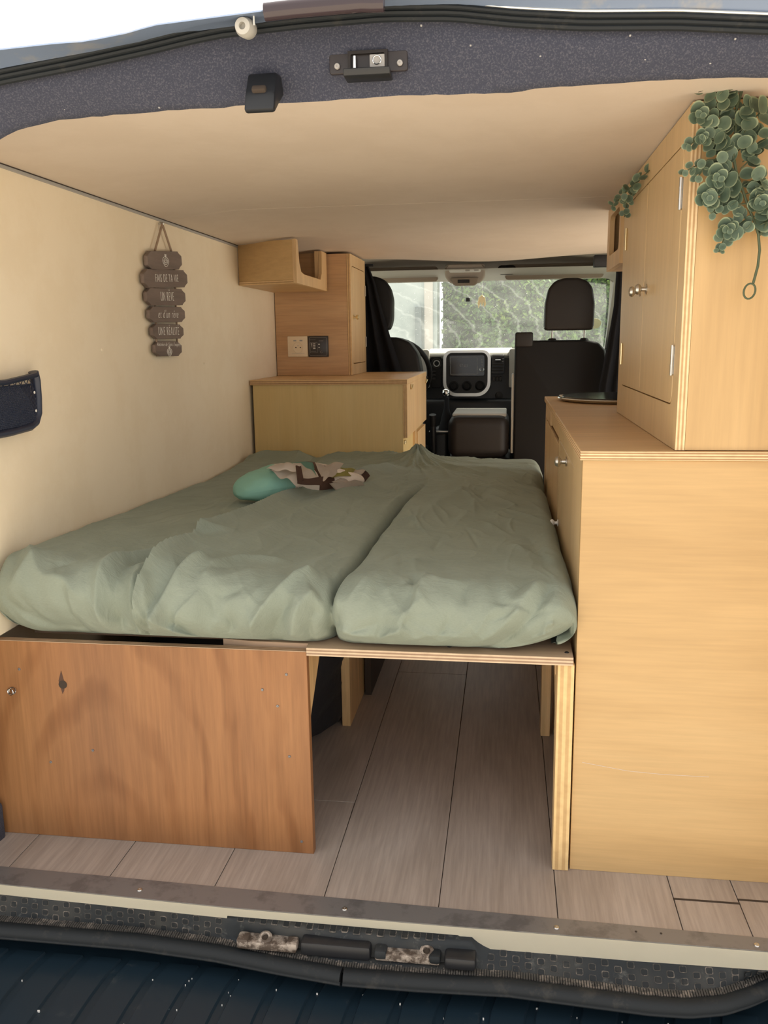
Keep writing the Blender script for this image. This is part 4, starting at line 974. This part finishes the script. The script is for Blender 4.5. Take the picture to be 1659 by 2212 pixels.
b = MB(); b.box(XL + .014, XL + .0155, -.15, .145, .806, .886); b.build('net_backing', 'net', npk)
for z in (.872, .836): MB().lathe([(.0003, 0), (.0028, 0), (.0028, .0008), (.0003, .0012)], (XL + .029, .134, z), (1, 0, 0), 8).build('rivet', 'white', npk)

# ============================================================ EUCALYPTUS
leaf_mb = MB(); nl = 14; rl = .0130
cv = leaf_mb.bm.verts.new((0, 0, .0012)); R1 = []; R2_ = []
for j in range(nl):
    a = 2 * math.pi * j / nl; k = 1 + .10 * math.cos(a)
    R1.append(leaf_mb.bm.verts.new((rl * .55 * k * math.cos(a), rl * .52 * math.sin(a), .0004)))
    R2_.append(leaf_mb.bm.verts.new((rl * 1.08 * k * math.cos(a), rl * .98 * math.sin(a), .0022 + .0008 * math.sin(3 * a))))
for j in range(nl):
    leaf_mb.bm.faces.new([cv, R1[j], R1[(j + 1) % nl]]); leaf_mb.bm.faces.new([R1[j], R2_[j], R2_[(j + 1) % nl], R1[(j + 1) % nl]])
for f in leaf_mb.bm.faces: f.smooth = True
leaf_me = bpy.data.meshes.new('leaf'); leaf_mb.bm.to_mesh(leaf_me); leaf_mb.bm.free(); leaf_me.materials.append(M['leaf'])
def leaf_at(root_, p, nrm, out, s):
    """leaf centred at p, facing nrm, its long axis along out"""
    n_ = nrm.normalized(); x_ = (out - n_ * out.dot(n_)).normalized(); y_ = n_.cross(x_)
    o = bpy.data.objects.new('leaf', leaf_me); C.objects.link(o); o.parent = root_
    o.matrix_local = Matrix.Translation(p - wloc(root_)) @ Matrix((x_, y_, n_)).transposed().to_4x4() @ Matrix.Diagonal((s, s, s, 1)); return o
def branch(root_, pts, n, s0=1.0, s1=.55, side=1.0, stem=.0011, face=Vector((-.15, -1, .15))):
    n = max(2, n - 1)
    L = [Vector(p) for p in pts]
    MB().tube(L, stem, 6).build('twig', 'green', root_)
    def at(t):
        f = t * (len(L) - 1); i = min(int(f), len(L) - 2); return L[i].lerp(L[i + 1], f - i), (L[i + 1] - L[i]).normalized()
    for k in range(n):
        t = (k + .6) / n; p, d = at(min(t, 1)); s = s0 + (s1 - s0) * t
        up = d.cross(face).normalized(); rotq = Matrix.Rotation(random.uniform(-.5, .5) + (math.pi / 2 if k % 2 else 0) * .8, 3, d); up = rotq @ up
        for sg in (1, -1):
            out = (up * sg + d * .45 + Vector((random.uniform(-.25, .25), random.uniform(-.3, .1), random.uniform(-.25, .25)))).normalized()
            nr = (face + d * random.uniform(.0, .9) + up * sg * random.uniform(-.6, .3) + Vector((random.uniform(-.45, .45), 0, random.uniform(-.45, .45)))).normalized()
            q = p + out * .0115 * s
            q.y = min(q.y, -.006) if root_ is eu else q.y
            leaf_at(root_, q, nr, out, s * .78)
def rosette(root_, p, s=1.0, n=7):
    p = Vector(p)
    for k in range(n):
        a = k * 2.4; r = .0035 + .0016 * k
        out = Vector((math.cos(a), 0, math.sin(a))); nr = Vector((math.cos(a) * -.5, -1, math.sin(a) * -.5))
        leaf_at(root_, p + out * r * s * .8 + Vector((0, .0018 * k, 0)), nr, out, s * (.30 + .075 * k))
eu = thing('eucalyptus_garland', (.44, -.03, 1.28), 'large faux eucalyptus garland hanging down the end of the tall cupboard, looped stem', 'garland')
Yg = -.032
def g(u, v, y=Yg):
    d = Vector(R_) * ((u - 829.5) / 1861.88) + Vector(D_) * ((v - 1106) / 1861.88) + Vector(F_)
    return Vector(cp) + d * ((y - cp[1]) / d.y)
# main stem (points measured on the plane of the cupboard's end)
stem = [g(1608, 178), g(1592, 230), g(1588, 290), g(1585, 340), g(1590, 370), g(1604, 410), g(1614, 440), g(1628, 475), g(1638, 505), g(1641, 540), g(1637, 575), g(1627, 612)]
MB().tube(stem, [.0022] * 5 + [.0021] * 7, 8).build('stem', 'green', eu)
lc_ = g(1619, 629)
MB().tube([lc_ + Vector((.0085 * math.cos(a) + .001 * math.sin(a), 0, .0115 * math.sin(a))) for a in np.linspace(0, 2 * math.pi, 20)[:-1]], .0016, 6, closed=True).build('stem_loop', 'green', eu)
MB().tube([g(1641, 508), g(1650, 493), g(1656, 482)], .002, 6).build('twig', 'green', eu)
for pts, n, s0, s1 in (
    ([g(1596, 215), g(1565, 205), g(1530, 195), g(1522, 188)], 6, 1.0, .8), ([g(1590, 240), g(1570, 228), g(1545, 235), g(1530, 262)], 5, 1.0, .9),
    ([g(1588, 300), g(1560, 300), g(1530, 302), g(1500, 305), g(1486, 318)], 7, 1.15, .5), ([g(1590, 310), g(1570, 325), g(1548, 318)], 3, 1.2, 1.0),
    ([g(1588, 350), g(1565, 345), g(1530, 345), g(1500, 360), g(1472, 375)], 7, 1.0, .45), ([g(1520, 350), g(1515, 372), g(1502, 388)], 3, .8, .5),
    ([g(1598, 385), g(1585, 390), g(1560, 388)], 4, 1.3, 1.2), ([g(1603, 410), g(1575, 415), g(1550, 420), g(1530, 425)], 5, 1.15, 1.1),
    ([g(1612, 440), g(1585, 442), g(1560, 450), g(1535, 460)], 6, .95, .5), ([g(1620, 465), g(1610, 470), g(1612, 495)], 3, 1.0, .8),
    ([g(1620, 470), g(1598, 482), g(1580, 490)], 3, .8, .7), ([g(1598, 484), g(1570, 500), g(1560, 525), g(1553, 545)], 6, 1.1, .35),
    ([g(1592, 285), g(1610, 275), g(1635, 250), g(1645, 240)], 5, 1.2, 1.3), ([g(1590, 300), g(1605, 290), g(1615, 275)], 2, 1.2, 1.1),
    ([g(1604, 350), g(1625, 335), g(1632, 315), g(1655, 300)], 5, .95, .9), ([g(1600, 365), g(1620, 345), g(1632, 330)], 3, .9, .7),
    ([g(1605, 400), g(1625, 390), g(1642, 385)], 4, 1.1, 1.0), ([g(1610, 420), g(1630, 410), g(1650, 408)], 4, 1.0, .6),
    ([g(1625, 470), g(1645, 460), g(1662, 440)], 4, 1.3, 1.4), ([g(1632, 490), g(1650, 482), g(1668, 476)], 3, 1.0, 1.0),
    ([g(1600, 200), g(1585, 192), g(1562, 188), g(1548, 182)], 5, .9, .7), ([g(1590, 250), g(1600, 235), g(1612, 225)], 3, 1.0, .8),
    ([g(1590, 262), g(1565, 265), g(1545, 280)], 4, 1.1, 1.0), ([g(1590, 330), g(1598, 322), g(1602, 312)], 2, 1.1, 1.0)):
    branch(eu, pts, n, s0, s1)
for (u, v, s) in ((1514, 250, 1.15), (1553, 387, 1.25), (1528, 428, 1.2), (1520, 298, .8), (1642, 440, 1.2), (1572, 500, 1.1)): rosette(eu, g(u, v, -.045), s)
eu2 = thing('eucalyptus_sprig', (.345, .55, 1.28), 'small eucalyptus sprig poking out above the far top corner of the tall cupboard', 'garland')
br = [[(.350, .40, 1.288), (.345, .47, 1.286), (.335, .55, 1.280), (.318, .62, 1.268), (.306, .64, 1.255)], [(.345, .52, 1.284), (.335, .60, 1.262), (.338, .66, 1.235)], [(.345, .45, 1.285), (.325, .52, 1.272), (.315, .57, 1.262)]]
for p, n in zip(br, (8, 6, 5)): branch(eu2, p, n, .95, .6)

# ============================================================ CAB
cabf = structure('trim_7', (0, 2.5, -.1))
MB().box(XL, XR + .05, 2.452, 4.0, -.18, -.14).build('cab_floor', 'black', cabf)
MB().box(XL, XR, 2.448, 2.462, -.16, -.002).build('step_riser', 'black', cabf)
# roof lining of the cab
hl = structure('trim_8', (0, 3, 1.36))
rows = []
for x in np.linspace(-.86, .66, 30):
    e = abs((x + .1) / .76); dz = -.05 * e ** 6
    rows.append([(x, 2.46, 1.345 + dz), (x, 2.8, 1.36 + dz), (x, 3.1, 1.368 + dz), (x, 3.24, 1.345 + dz), (x, 3.275, 1.30 + dz * 1.2)])
b = MB(); b.grid(rows, .012); b.build('headliner', 'headliner', hl, ang=60)
MB().box(XL, XR + .06, 2.46, 3.3, 1.385, 1.41).build('roof_skin', 'paint', hl)
MB().box(.44, .60, 2.452, 2.50, 1.262, 1.312, .004, 2).build('dark_gap_trim', 'black', hl)
# windscreen surround: top rail, pillars
WS0, WS1 = (3.29, 1.272), (3.98, .88)     # (y,z) top / bottom of glass
def ws(x, t): return (x, WS0[0] + (WS1[0] - WS0[0]) * t - .10 * ((x + .12) / .75) ** 2, WS0[1] + (WS1[1] - WS0[1]) * t)
wi = structure('window_1', (-.12, 3.6, 1.0))
outer = [(-.90, -.08), (.66, -.08), (.70, .6), (.73, 1.1), (-.97, 1.1), (-.93, .5)]
def interp_ring(n=24):
    O_, I_ = [], []
    ip = rr(-.84, .612, .012, .985, .06, 6)
    for (u, v) in ip:
        flare = .035 * v * (1 if u > -.12 else -1)
        I_.append((u + flare, v)); O_.append((u + flare + (.10 if u > -.12 else -.10), v))
    # snap outer to a frame
    O2 = []
    for (u, v), (iu, iv) in zip(O_, I_):
        cu = .72 + .04 * v if iu > -.12 else -.95 - .04 * v
        O2.append((cu, -.12 if iv < .5 else 1.15) if (min(abs(v - .012), abs(v - .985)) < .065 and (iu > .5 or iu < -.75)) else ((iu, -.12 if v < .5 else 1.15)))
    return O2, I_
O2, I2 = interp_ring()
b = MB(); t = bmesh.new()
vo = [t.verts.new(Vector(ws(*p)) - Vector((0, .01, .004))) for p in O2]; vi = [t.verts.new(Vector(ws(*p)) - Vector((0, .012, .005))) for p in I2]; vj = [t.verts.new(Vector(ws(*p)) + Vector((0, .02, .01))) for p in I2]
for i in range(len(vo)):
    j = (i + 1) % len(vo)
    t.faces.new([vo[i], vo[j], vi[j], vi[i]]); t.faces.new([vi[i], vi[j], vj[j], vj[i]])
b.merge(t); b.build('frame', 'grey_pl', wi, ang=60)
def glass_patch(u0, u1, v0, v1, n=14): return [[ws(u0 + (u1 - u0) * i / n, v0 + (v1 - v0) * j / n) for j in range(n + 1)] for i in range(n + 1)]
b = MB(); b.grid(glass_patch(-.93, .70, -.06, 1.08, 30)); b.build('glass', 'windscreen', wi)
MB().lathe([(.0003, 0), (.032, 0), (.032, .001), (.0003, .001)], Vector(ws(.562, .56)) - Vector((0, .012, .01)), (0, -.85, -.5), 20).build('sticker', 'sticker', wi)
MB().box(-.152, -.130, 3.42, 3.432, 1.168, 1.19, .002, 1).build('toll_tag', 'black', wi)
# pillars right side
b = MB(); b.grid([[(.60, 3.26, 1.29), (.66, 3.24, 1.29), (.70, 3.1, 1.25)], [(.615, 3.42, 1.17), (.675, 3.40, 1.17), (.71, 3.2, 1.1)], [(.635, 3.66, 1.03), (.70, 3.62, 1.02), (.73, 3.35, .98)], [(.66, 3.95, .86), (.73, 3.9, .86), (.76, 3.6, .86)]], .02); b.build('pillar_trim', 'grey_pl', wi, ang=60)
b = MB(); b.grid([[(.585, 3.10, 1.315), (.66, 3.05, 1.285), (.68, 2.9, 1.22)], [(.60, 3.26, 1.275), (.655, 3.22, 1.24), (.69, 3.05, 1.17)], [(.607, 3.30, 1.255), (.652, 3.26, 1.21), (.70, 3.2, 1.12)]], .02); b.build('pillar_cap', 'headliner', wi, ang=60)
# side doors of the cab (window openings left clear with glass)
for nm, xs0 in (('door_1', -.90), ('door_2', .70)):
    d_ = structure(nm, (xs0, 3.1, 0))
    MB().box(xs0, xs0 + .03, 2.5, 4.0, -.2, .80, .01, 2).build('door_panel', 'black', d_)
    MB().box(xs0, xs0 + .03, 2.46, 2.56, .80, 1.34, .01, 2).build('door_pillar', 'black', d_)
    MB().box(xs0, xs0 + .03, 2.5, 3.3, 1.29, 1.36, .01, 2).build('door_header', 'black', d_)
    MB().box(xs0 + .012, xs0 + .016, 2.56, 3.75, .80, 1.30).build('glass', 'windscreen_clean', d_)

def soft_box(parent, name, m, x0, x1, y0, y1, z0, z1, bev, seg=5, **k):
    b = MB(); b.box(x0, x1, y0, y1, z0, z1, bev, seg, **k); return b.build(name, m, parent, ang=50)
# passenger bench
ps = thing('passenger_seat', (.33, 2.75, -.1), 'black leather passenger seat with one tall headrest on the right of the cab', 'car seat')
b = MB(); b.prism([(.112, .30), (.112, .940), (.128, .955), (.44, .955), (.495, .943), (.527, .91), (.540, .84), (.552, .70), (.552, .30)], 1, 2.70, 2.82, .012, 3); b.build('backrest', 'leather', ps, ang=50)
soft_box(ps, 'seat_cushion', 'leather', .11, .56, 2.78, 3.22, .25, .42, .04)
soft_box(ps, 'seat_base', 'black', .14, .52, 2.76, 3.15, -.14, .26, .02)
b = MB(); b.prism([(.255, 1.0), (.462, 1.0), (.473, 1.012), (.474, 1.12), (.462, 1.19), (.436, 1.222), (.395, 1.236), (.33, 1.236), (.288, 1.222), (.262, 1.19), (.247, 1.12), (.245, 1.012)], 1, 2.70, 2.80, .014, 4); hr = b.build('headrest', 'leather_b', ps, ang=60)
for x in (.285, .433):
    MB().tube([(x, 2.745, .95), (x, 2.745, 1.01)], .0048, 10).build('headrest_post', 'nickel', ps)
    MB().lathe([(.018, 0), (.021, .003), (.017, .010), (.011, .012), (.003, .012)], (x, 2.745, .953), (0, 0, 1), 18).build('post_collar', 'leather_b', ps)
soft_box(ps, 'belt_guide', 'leather_b', .112, .196, 2.69, 2.79, .925, .994, .010, 3)
MB().box(.100, .1125, 2.73, 2.80, .42, .80, .004, 2).build('side_trim', 'white_trim', ps)
# folded middle backrest
ms = thing('folded_middle_seat', (-.05, 2.78, -.1), 'folded-down middle backrest in dark brown leather between the cab seats', 'car seat')
soft_box(ms, 'backrest', 'leather_b', -.205, .092, 2.72, 3.12, .395, .602, .048, 6)
soft_box(ms, 'highlight_plate', 'grey_pl', -.185, .078, 2.76, 3.10, .594, .610, .006, 3)  # pale plate paints the sky's highlight on the seat top
soft_box(ms, 'seat_cushion', 'leather', -.20, .10, 2.74, 3.2, .27, .40, .03, 4)
soft_box(ms, 'seat_base', 'black', -.18, .09, 2.76, 3.15, -.14, .28, .02, 3)
MB().tube([(-.12, 2.735, .30), (.0, 2.73, .30)], .005, 8).build('release_bar', 'nickel', ms)
bag2 = thing('floor_cover', (.16, 2.62, -.02), 'dark brown slanted case behind the passenger seat', 'case')
b = MB(); b.prism([(.06, .02), (.22, .02), (.205, .26), (.185, .36), (.15, .37), (.07, .30)], 1, 2.56, 2.66, .012, 3); b.build('case_body', 'leather_b', bag2, ang=50)
# driver seat
ds = thing('driver_seat', (-.55, 2.72, -.1), 'black leather driver seat half hidden behind the dark curtain', 'car seat')
b = MB(); b.prism([(-.79, .30), (-.79, .84), (-.76, .93), (-.70, .975), (-.43, .977), (-.375, .955), (-.335, .90), (-.318, .80), (-.318, .30)], 1, 2.60, 2.73, .014, 3); b.build('backrest', 'leather', ds, ang=50)
b = MB(); b.prism([(-.66, 1.01), (-.475, 1.01), (-.462, 1.022), (-.452, 1.06), (-.450, 1.15), (-.462, 1.20), (-.490, 1.24), (-.53, 1.255), (-.62, 1.255), (-.66, 1.24)], 1, 2.58, 2.67, .014, 4); b.build('headrest', 'leather', ds, ang=50)
soft_box(ds, 'seat_cushion', 'leather', -.79, -.32, 2.70, 3.14, .25, .42, .04)
soft_box(ds, 'seat_base', 'black', -.76, -.35, 2.66, 3.08, -.14, .26, .02, 3)
for x in (-.60, -.51): MB().tube([(x, 2.63, .96), (x, 2.63, 1.02)], .005, 8).build('headrest_post', 'nickel', ds)
# steering wheel
sw = thing('steering_wheel', (-.50, 3.15, .85), 'black steering wheel behind the driver seat', 'steering wheel')
q = Matrix.Rotation(math.radians(-62), 3, 'X'); cw = Vector((-.52, 3.16, .80))
MB().tube([cw + q @ Vector((.19 * math.cos(a), .19 * math.sin(a), 0)) for a in np.linspace(0, 2 * math.pi, 40)[:-1]], .014, 10, closed=True).build('rim', 'leather', sw)
for a in (.2, math.pi - .2, -math.pi / 2): MB().tube([cw, cw + q @ Vector((.185 * math.cos(a), .185 * math.sin(a), -.01))], .013, 8).build('spoke', 'black', sw)
MB().lathe([(.001, -.02), (.06, -.02), (.062, .01), (.045, .02), (.001, .022)], cw, q @ Vector((0, 0, 1)), 24).build('hub', 'black', sw)
MB().tube([cw, cw + Vector((0, .25, -.12))], .03, 10).build('steering_column', 'black', sw)
# dashboard
da = thing('dashboard', (-.1, 3.5, .5), 'dark van dashboard with a silver-framed screen in the middle', 'dashboard')
b = MB(); b.prism([(3.42, .10), (3.42, .60), (3.43, .86), (3.46, .888), (3.60, .90), (3.96, .885), (3.98, .10)], 0, -.88, .72, .01, 2); b.build('body', 'black', da, ang=50)
b = MB(); b.prism([(3.400, .875), (3.408, .892), (3.47, .905), (3.62, .915), (3.80, .90), (3.80, .87), (3.42, .86)], 0, -.365, .105, .004, 2); b.build('upper_ledge', 'grey_pl', da, ang=50)
for x0, x1 in ((-.40, -.352), (.088, .20)):
    b = MB(); b.prism(rr(x0, x1, .70, .912, (.008, .008, .015, .015), 4), 1, 3.395, 3.43, .004, 2); b.build('side_trim', 'grey_pl', da, ang=50)
fr_o = rr(-.272, -.012, .655, .906, (.075, .075, .045, .045), 7); fr_i = rr(-.256, -.028, .672, .893, (.062, .062, .034, .034), 7)
b = MB(); b.ring(fr_o, fr_i, 1, 3.355, 3.42); b.build('silver_frame', 'silver', da, ang=30)
b = MB(); b.prism(fr_i, 1, 3.37, 3.40, 0); b.build('console_face', 'black', da)
b = MB(); b.prism(rr(-.240, -.044, .765, .880, .01, 3), 1, 3.362, 3.372, .002, 1); su = b.build('screen_unit', 'screen', da)
MB().tube([(x, 3.361, z) for x, z in rr(-.232, -.085, .776, .868, .002, 2)], .0009, 5, closed=True).build('screen_border', 'greyprint', su)
mt = Matrix.Translation(Vector((-.160, 3.3605, .822)) - wloc(su)) @ Matrix.Rotation(math.pi / 2, 4, 'X')
text_obj('clock_digits', '07:03', .021, mt, su, 'greyprint', 0, .0003, .8)
MB().tube([(-.060 + .011 * math.cos(a), 3.36, .800 + .011 * math.sin(a)) for a in np.linspace(0, 2 * math.pi, 18)[:-1]], .0022, 6, closed=True).build('dial_ring', 'nickel', su)
for z in (.853, .842, .826): MB().box(-.063, -.057, 3.3605, 3.363, z - .0018, z + .0018).build('button', 'greyprint', su)
for i, x in enumerate((-.215, -.142, -.07)):
    b = MB(); b.lathe([(.027, 0), (.027, .006), (.020, .009), (.017, .020), (.001, .021)], (x, 3.37, .712), (0, -1, 0), 24); b.build('climate_dial', 'leather', da)
    MB().tube([(x + .024 * math.cos(a), 3.366, .712 + .024 * math.sin(a)) for a in np.linspace(.2, 2.9, 14)], .0009, 5).build('dial_mark', 'greyprint', da)
b = MB(); b.prism(rr(-.008, .062, .775, .880, .008, 3), 1, 3.395, 3.43, .002, 1); b.build('air_vent', 'black', da)
for k in range(6): MB().box(-.003, .057, 3.388, 3.398, .792 + k * .0155, .797 + k * .0155, .001, 1, Matrix.Rotation(.3, 3, 'X')).build('vent_slat', 'leather_b', da)
MB().box(.013, .042, 3.384, 3.390, .850, .855, .001, 1).build('vent_tab', 'silver', da)
for r in (.026, .016): MB().tube([(-.312 + r * math.cos(a), 3.402, .835 + r * math.sin(a)) for a in np.linspace(0, 2 * math.pi, 24)[:-1]], .003, 8, closed=True).build('round_vent', 'leather_b' if r > .02 else 'greyprint', da)
b = MB(); b.prism(rr(-.345, -.285, .70, .872, .01, 3), 1, 3.405, 3.43, .002, 1); b.build('switch_panel', 'leather', da)
for k in range(3): MB().box(-.335, -.318, 3.398, 3.406, .785 - k * .02, .795 - k * .02, .002, 1).build('button', 'leather_b', da)
for k in range(3): MB().box(.0 + k * .018, .013 + k * .018, 3.398, 3.425, .735, .760, .002, 1).build('button', 'leather_b', da)
b = MB(); b.lathe([(.022, 0), (.022, .004), (.016, .006), (.001, .006)], (.035, 3.42, .655), (0, -1, 0), 20); b.build('power_outlet', 'leather_b', da)
soft_box(da, 'lower_console', 'black', -.42, .18, 3.36, 3.48, .12, .640, .03, 4)
# gear lever
gl = thing('gear_lever', (-.23, 3.08, .45), 'gear lever with a chrome ball knob and black gaiter in front of the middle seat', 'gear lever')
soft_box(gl, 'lever_console', 'black', -.31, -.215, 2.95, 3.34, -.1, .50, .02, 4)
b = MB(); b.lathe([(.045, 0), (.042, .02), (.032, .05), (.026, .08), (.015, .12), (.012, .16), (.014, .18)], (-.232, 3.05, .49), (0, 0, 1), 20); b.build('gaiter', 'dark_cloth', gl, ang=60)
b = MB(); b.lathe([(.001, -.022), (.012, -.018), (.0205, -.006), (.0215, .004), (.016, .016), (.001, .022)], (-.236, 3.05, .692), (0, 0, 1), 20); b.build('ball_knob', 'chrome', gl, ang=60)
soft_box(gl, 'tray_rim', 'nickel', -.315, -.200, 2.94, 2.955, .498, .506, .003, 2)
hb = thing('hand_brake', (-.315, 2.86, .2), 'black hand brake lever beside the driver seat', 'lever')
MB().tube([(-.285, 2.95, .22), (-.285, 2.86, .40), (-.285, 2.82, .56)], [.016, .014, .016], 12).build('lever', 'black', hb)
MB().tube([(-.285, 2.825, .545), (-.285, 2.81, .60)], .018, 12).build('grip', 'leather', hb)
# overhead console, visors
oc = thing('overhead_console', (-.14, 3.1, 1.30), 'beige overhead light console at the top middle of the windscreen', 'light console')
b = MB(); b.prism(rr(-.245, -.040, 1.245, 1.342, (.05, .05, .02, .02), 6), 1, 3.09, 3.16, .010, 3); b.build('housing', 'headliner', oc, ang=50)
b = MB(); b.prism(rr(-.222, -.062, 1.298, 1.316, .008, 4), 1, 3.082, 3.092, .003, 2); b.build('lamp_lens', 'white_trim', oc)
for x in (-.14, -.095): MB().box(x, x + .022, 3.078, 3.084, 1.304, 1.312, .001, 1).build('lamp_switch', 'greyprint', oc)
b = MB(); b.prism([(-.212, 1.273), (-.072, 1.273), (-.080, 1.243), (-.094, 1.233), (-.190, 1.233), (-.204, 1.243)], 1, 3.07, 3.10, .004, 2); b.build('sensor_box', 'visor', oc, ang=50)
MB().box(-.178, -.118, 3.066, 3.071, 1.246, 1.262, .001, 1).build('display', 'screen', oc)
for nm, x0, x1, lab in (('v', -.66, -.285, 'beige sun visor above the driver side, left of the overhead console'), ('w', .06, .555, 'beige sun visor above the passenger seat, right of the overhead console')):
    vs = thing('sun_visor', ((x0 + x1) / 2, 3.18, 1.32), lab, 'sun visor')
    b = MB(); b.prism(rr(x0, x1, 1.262, 1.338, .018, 4), 1, 3.155, 3.175, .006, 3); b.build('pad', 'visor', vs, ang=50)
    MB().tube([(x0 + .03, 3.172, 1.318), (x1 - .03, 3.172, 1.318)], .004, 6).build('hinge_rod', 'grey_pl', vs)
b = MB(); b.prism(rr(.022, .115, 1.286, 1.334, .018, 4), 1, 3.140, 3.152, .004, 2); o = b.build('visor_clip', 'leather_b', vs, ang=50)
# pale feather-shaped piece on a thread in the middle of the windscreen
orn = thing('feather_shape', (-.03, 3.44, 1.18), 'pale feather-shaped piece hanging in the middle of the windscreen', 'ornament')
b = MB(); b.prism([(-.080, 1.185), (-.062, 1.200), (-.046, 1.185), (-.040, 1.150), (-.050, 1.132), (-.055, 1.165), (-.062, 1.135), (-.068, 1.165), (-.080, 1.128), (-.086, 1.155)], 1, 3.352, 3.360, .001, 1); b.build('pendant', 'brass', orn)
MB().tube([(-.062, 3.356, 1.198), (-.062, 3.345, 1.262)], .0008, 5).build('thread', 'white', orn)

# curtains
def curtain(name, label, pts_l, pts_r, zs, y, m_='dark_cloth', amp=.018, nf=5, rim=None):
    c_ = thing(name, ((pts_l[0] + pts_r[0]) / 2, y, zs[0]), label, 'curtain'); P = []
    for i in range(61):
        t = i / 60; z = zs[-1] + (zs[0] - zs[-1]) * (1 - t)
        zq = zs[::-1]; xl_ = float(np.interp(z, zq, pts_l[::-1])); xr_ = float(np.interp(z, zq, pts_r[::-1])); row = []
        for j in range(49):
            s = j / 48; x = xl_ + (xr_ - xl_) * s
            row.append((x, y + amp * math.sin(nf * 2 * math.pi * s + 1.5 * t) * (.4 + .8 * t) + .01 * noise.noise(Vector((x * 12, z * 5, 2))), z))
        P.append(row)
    b = MB(); b.grid(P, .0025); b.build('cloth', m_, c_, ang=80)
    MB().tube([(pts_l[0] - .01, y, zs[0] + .004), (pts_r[0] + .02, y, zs[0] + .004)], .006, 8).build('curtain_rail', 'black', c_)
    return c_
curtain('curtain', 'black cloth drawn aside beside the beech cupboard, in front of the driver seat', [-.60, -.60, -.60, -.60, -.60, -.60], [-.545, -.517, -.492, -.452, -.415, -.33], [1.292, 1.22, 1.12, .98, .87, .62], 2.50, amp=.014, nf=3)
curtain('curtain', 'dark curtain hanging at the right door pillar behind the tall cupboard', [.535, .53, .51, .48, .48], [.62, .62, .62, .62, .62], [1.26, 1.1, .95, .75, .5], 2.46, amp=.012, nf=3)
sbt = thing('seat_belt', (.60, 2.72, .9), 'black seat belt strap running up beside the passenger seat', 'seat belt')
b = MB(); b.grid([[(.575, 2.68, 1.12), (.60, 2.70, 1.12)], [(.560, 2.66, .95), (.585, 2.68, .95)], [(.548, 2.64, .75), (.573, 2.66, .75)]], .002); b.build('strap', 'dark_cloth', sbt)
soft_box(sbt, 'anchor', 'grey_pl', .572, .602, 2.67, 2.71, 1.10, 1.15, .006, 3)

# ============================================================ OUTSIDE
bw = thing('building', (-3, 9, -.62), 'pale rendered building wall seen through the left of the windscreen', 'building')
MB().box(-9, -.75, 9, 9.4, -.62, 2.7).build('wall', 'render_wall', bw)
MB().box(-1.01, -.93, 8.93, 9, -.62, 1.35).build('downpipe', 'slate', bw)
MB().box(-.90, -.80, 8.97, 9, -.62, 2.6).build('corner_post', 'greyprint', bw)
hg = thing('hedge', (3, 9.5, -.62), 'tall leafy green hedge seen through the windscreen', 'hedge')
rng = np.random.default_rng(5); NL = 60000
cx_ = rng.uniform(-.735, 4.5, NL); cz_ = rng.uniform(-.6, 3.0, NL); cy_ = 8.9 + rng.uniform(0, .7, NL) + .35 * np.sin(cx_ * 2.3) * np.cos(cz_ * 2.1) + .2 * np.sin(cx_ * 7 + cz_ * 5)
keep = ~((cx_ < -.55) & (cy_ < 9.45)); cx_, cy_, cz_ = cx_[keep], cy_[keep], cz_[keep]; n_ = len(cx_)
a1 = rng.normal(size=(n_, 3)); a1 /= np.linalg.norm(a1, axis=1)[:, None]; a2 = np.cross(a1, rng.normal(size=(n_, 3))); a2 /= np.linalg.norm(a2, axis=1)[:, None]
sz = rng.uniform(.016, .04, n_)[:, None]; c0 = np.stack([cx_, cy_, cz_], 1)
V = np.concatenate([c0 - a1 * sz, c0 + a2 * sz * .5, c0 + a1 * sz, c0 - a2 * sz * .5]); 
F = [(i, i + n_, i + 2 * n_, i + 3 * n_) for i in range(n_)]
me = bpy.data.meshes.new('foliage'); me.from_pydata((V - np.array([3, 9.5, -.62])).tolist(), [], F); me.materials.append(M['hedge'])
o = bpy.data.objects.new('foliage', me); C.objects.link(o); o.parent = hg; o['kind'] = 'stuff'
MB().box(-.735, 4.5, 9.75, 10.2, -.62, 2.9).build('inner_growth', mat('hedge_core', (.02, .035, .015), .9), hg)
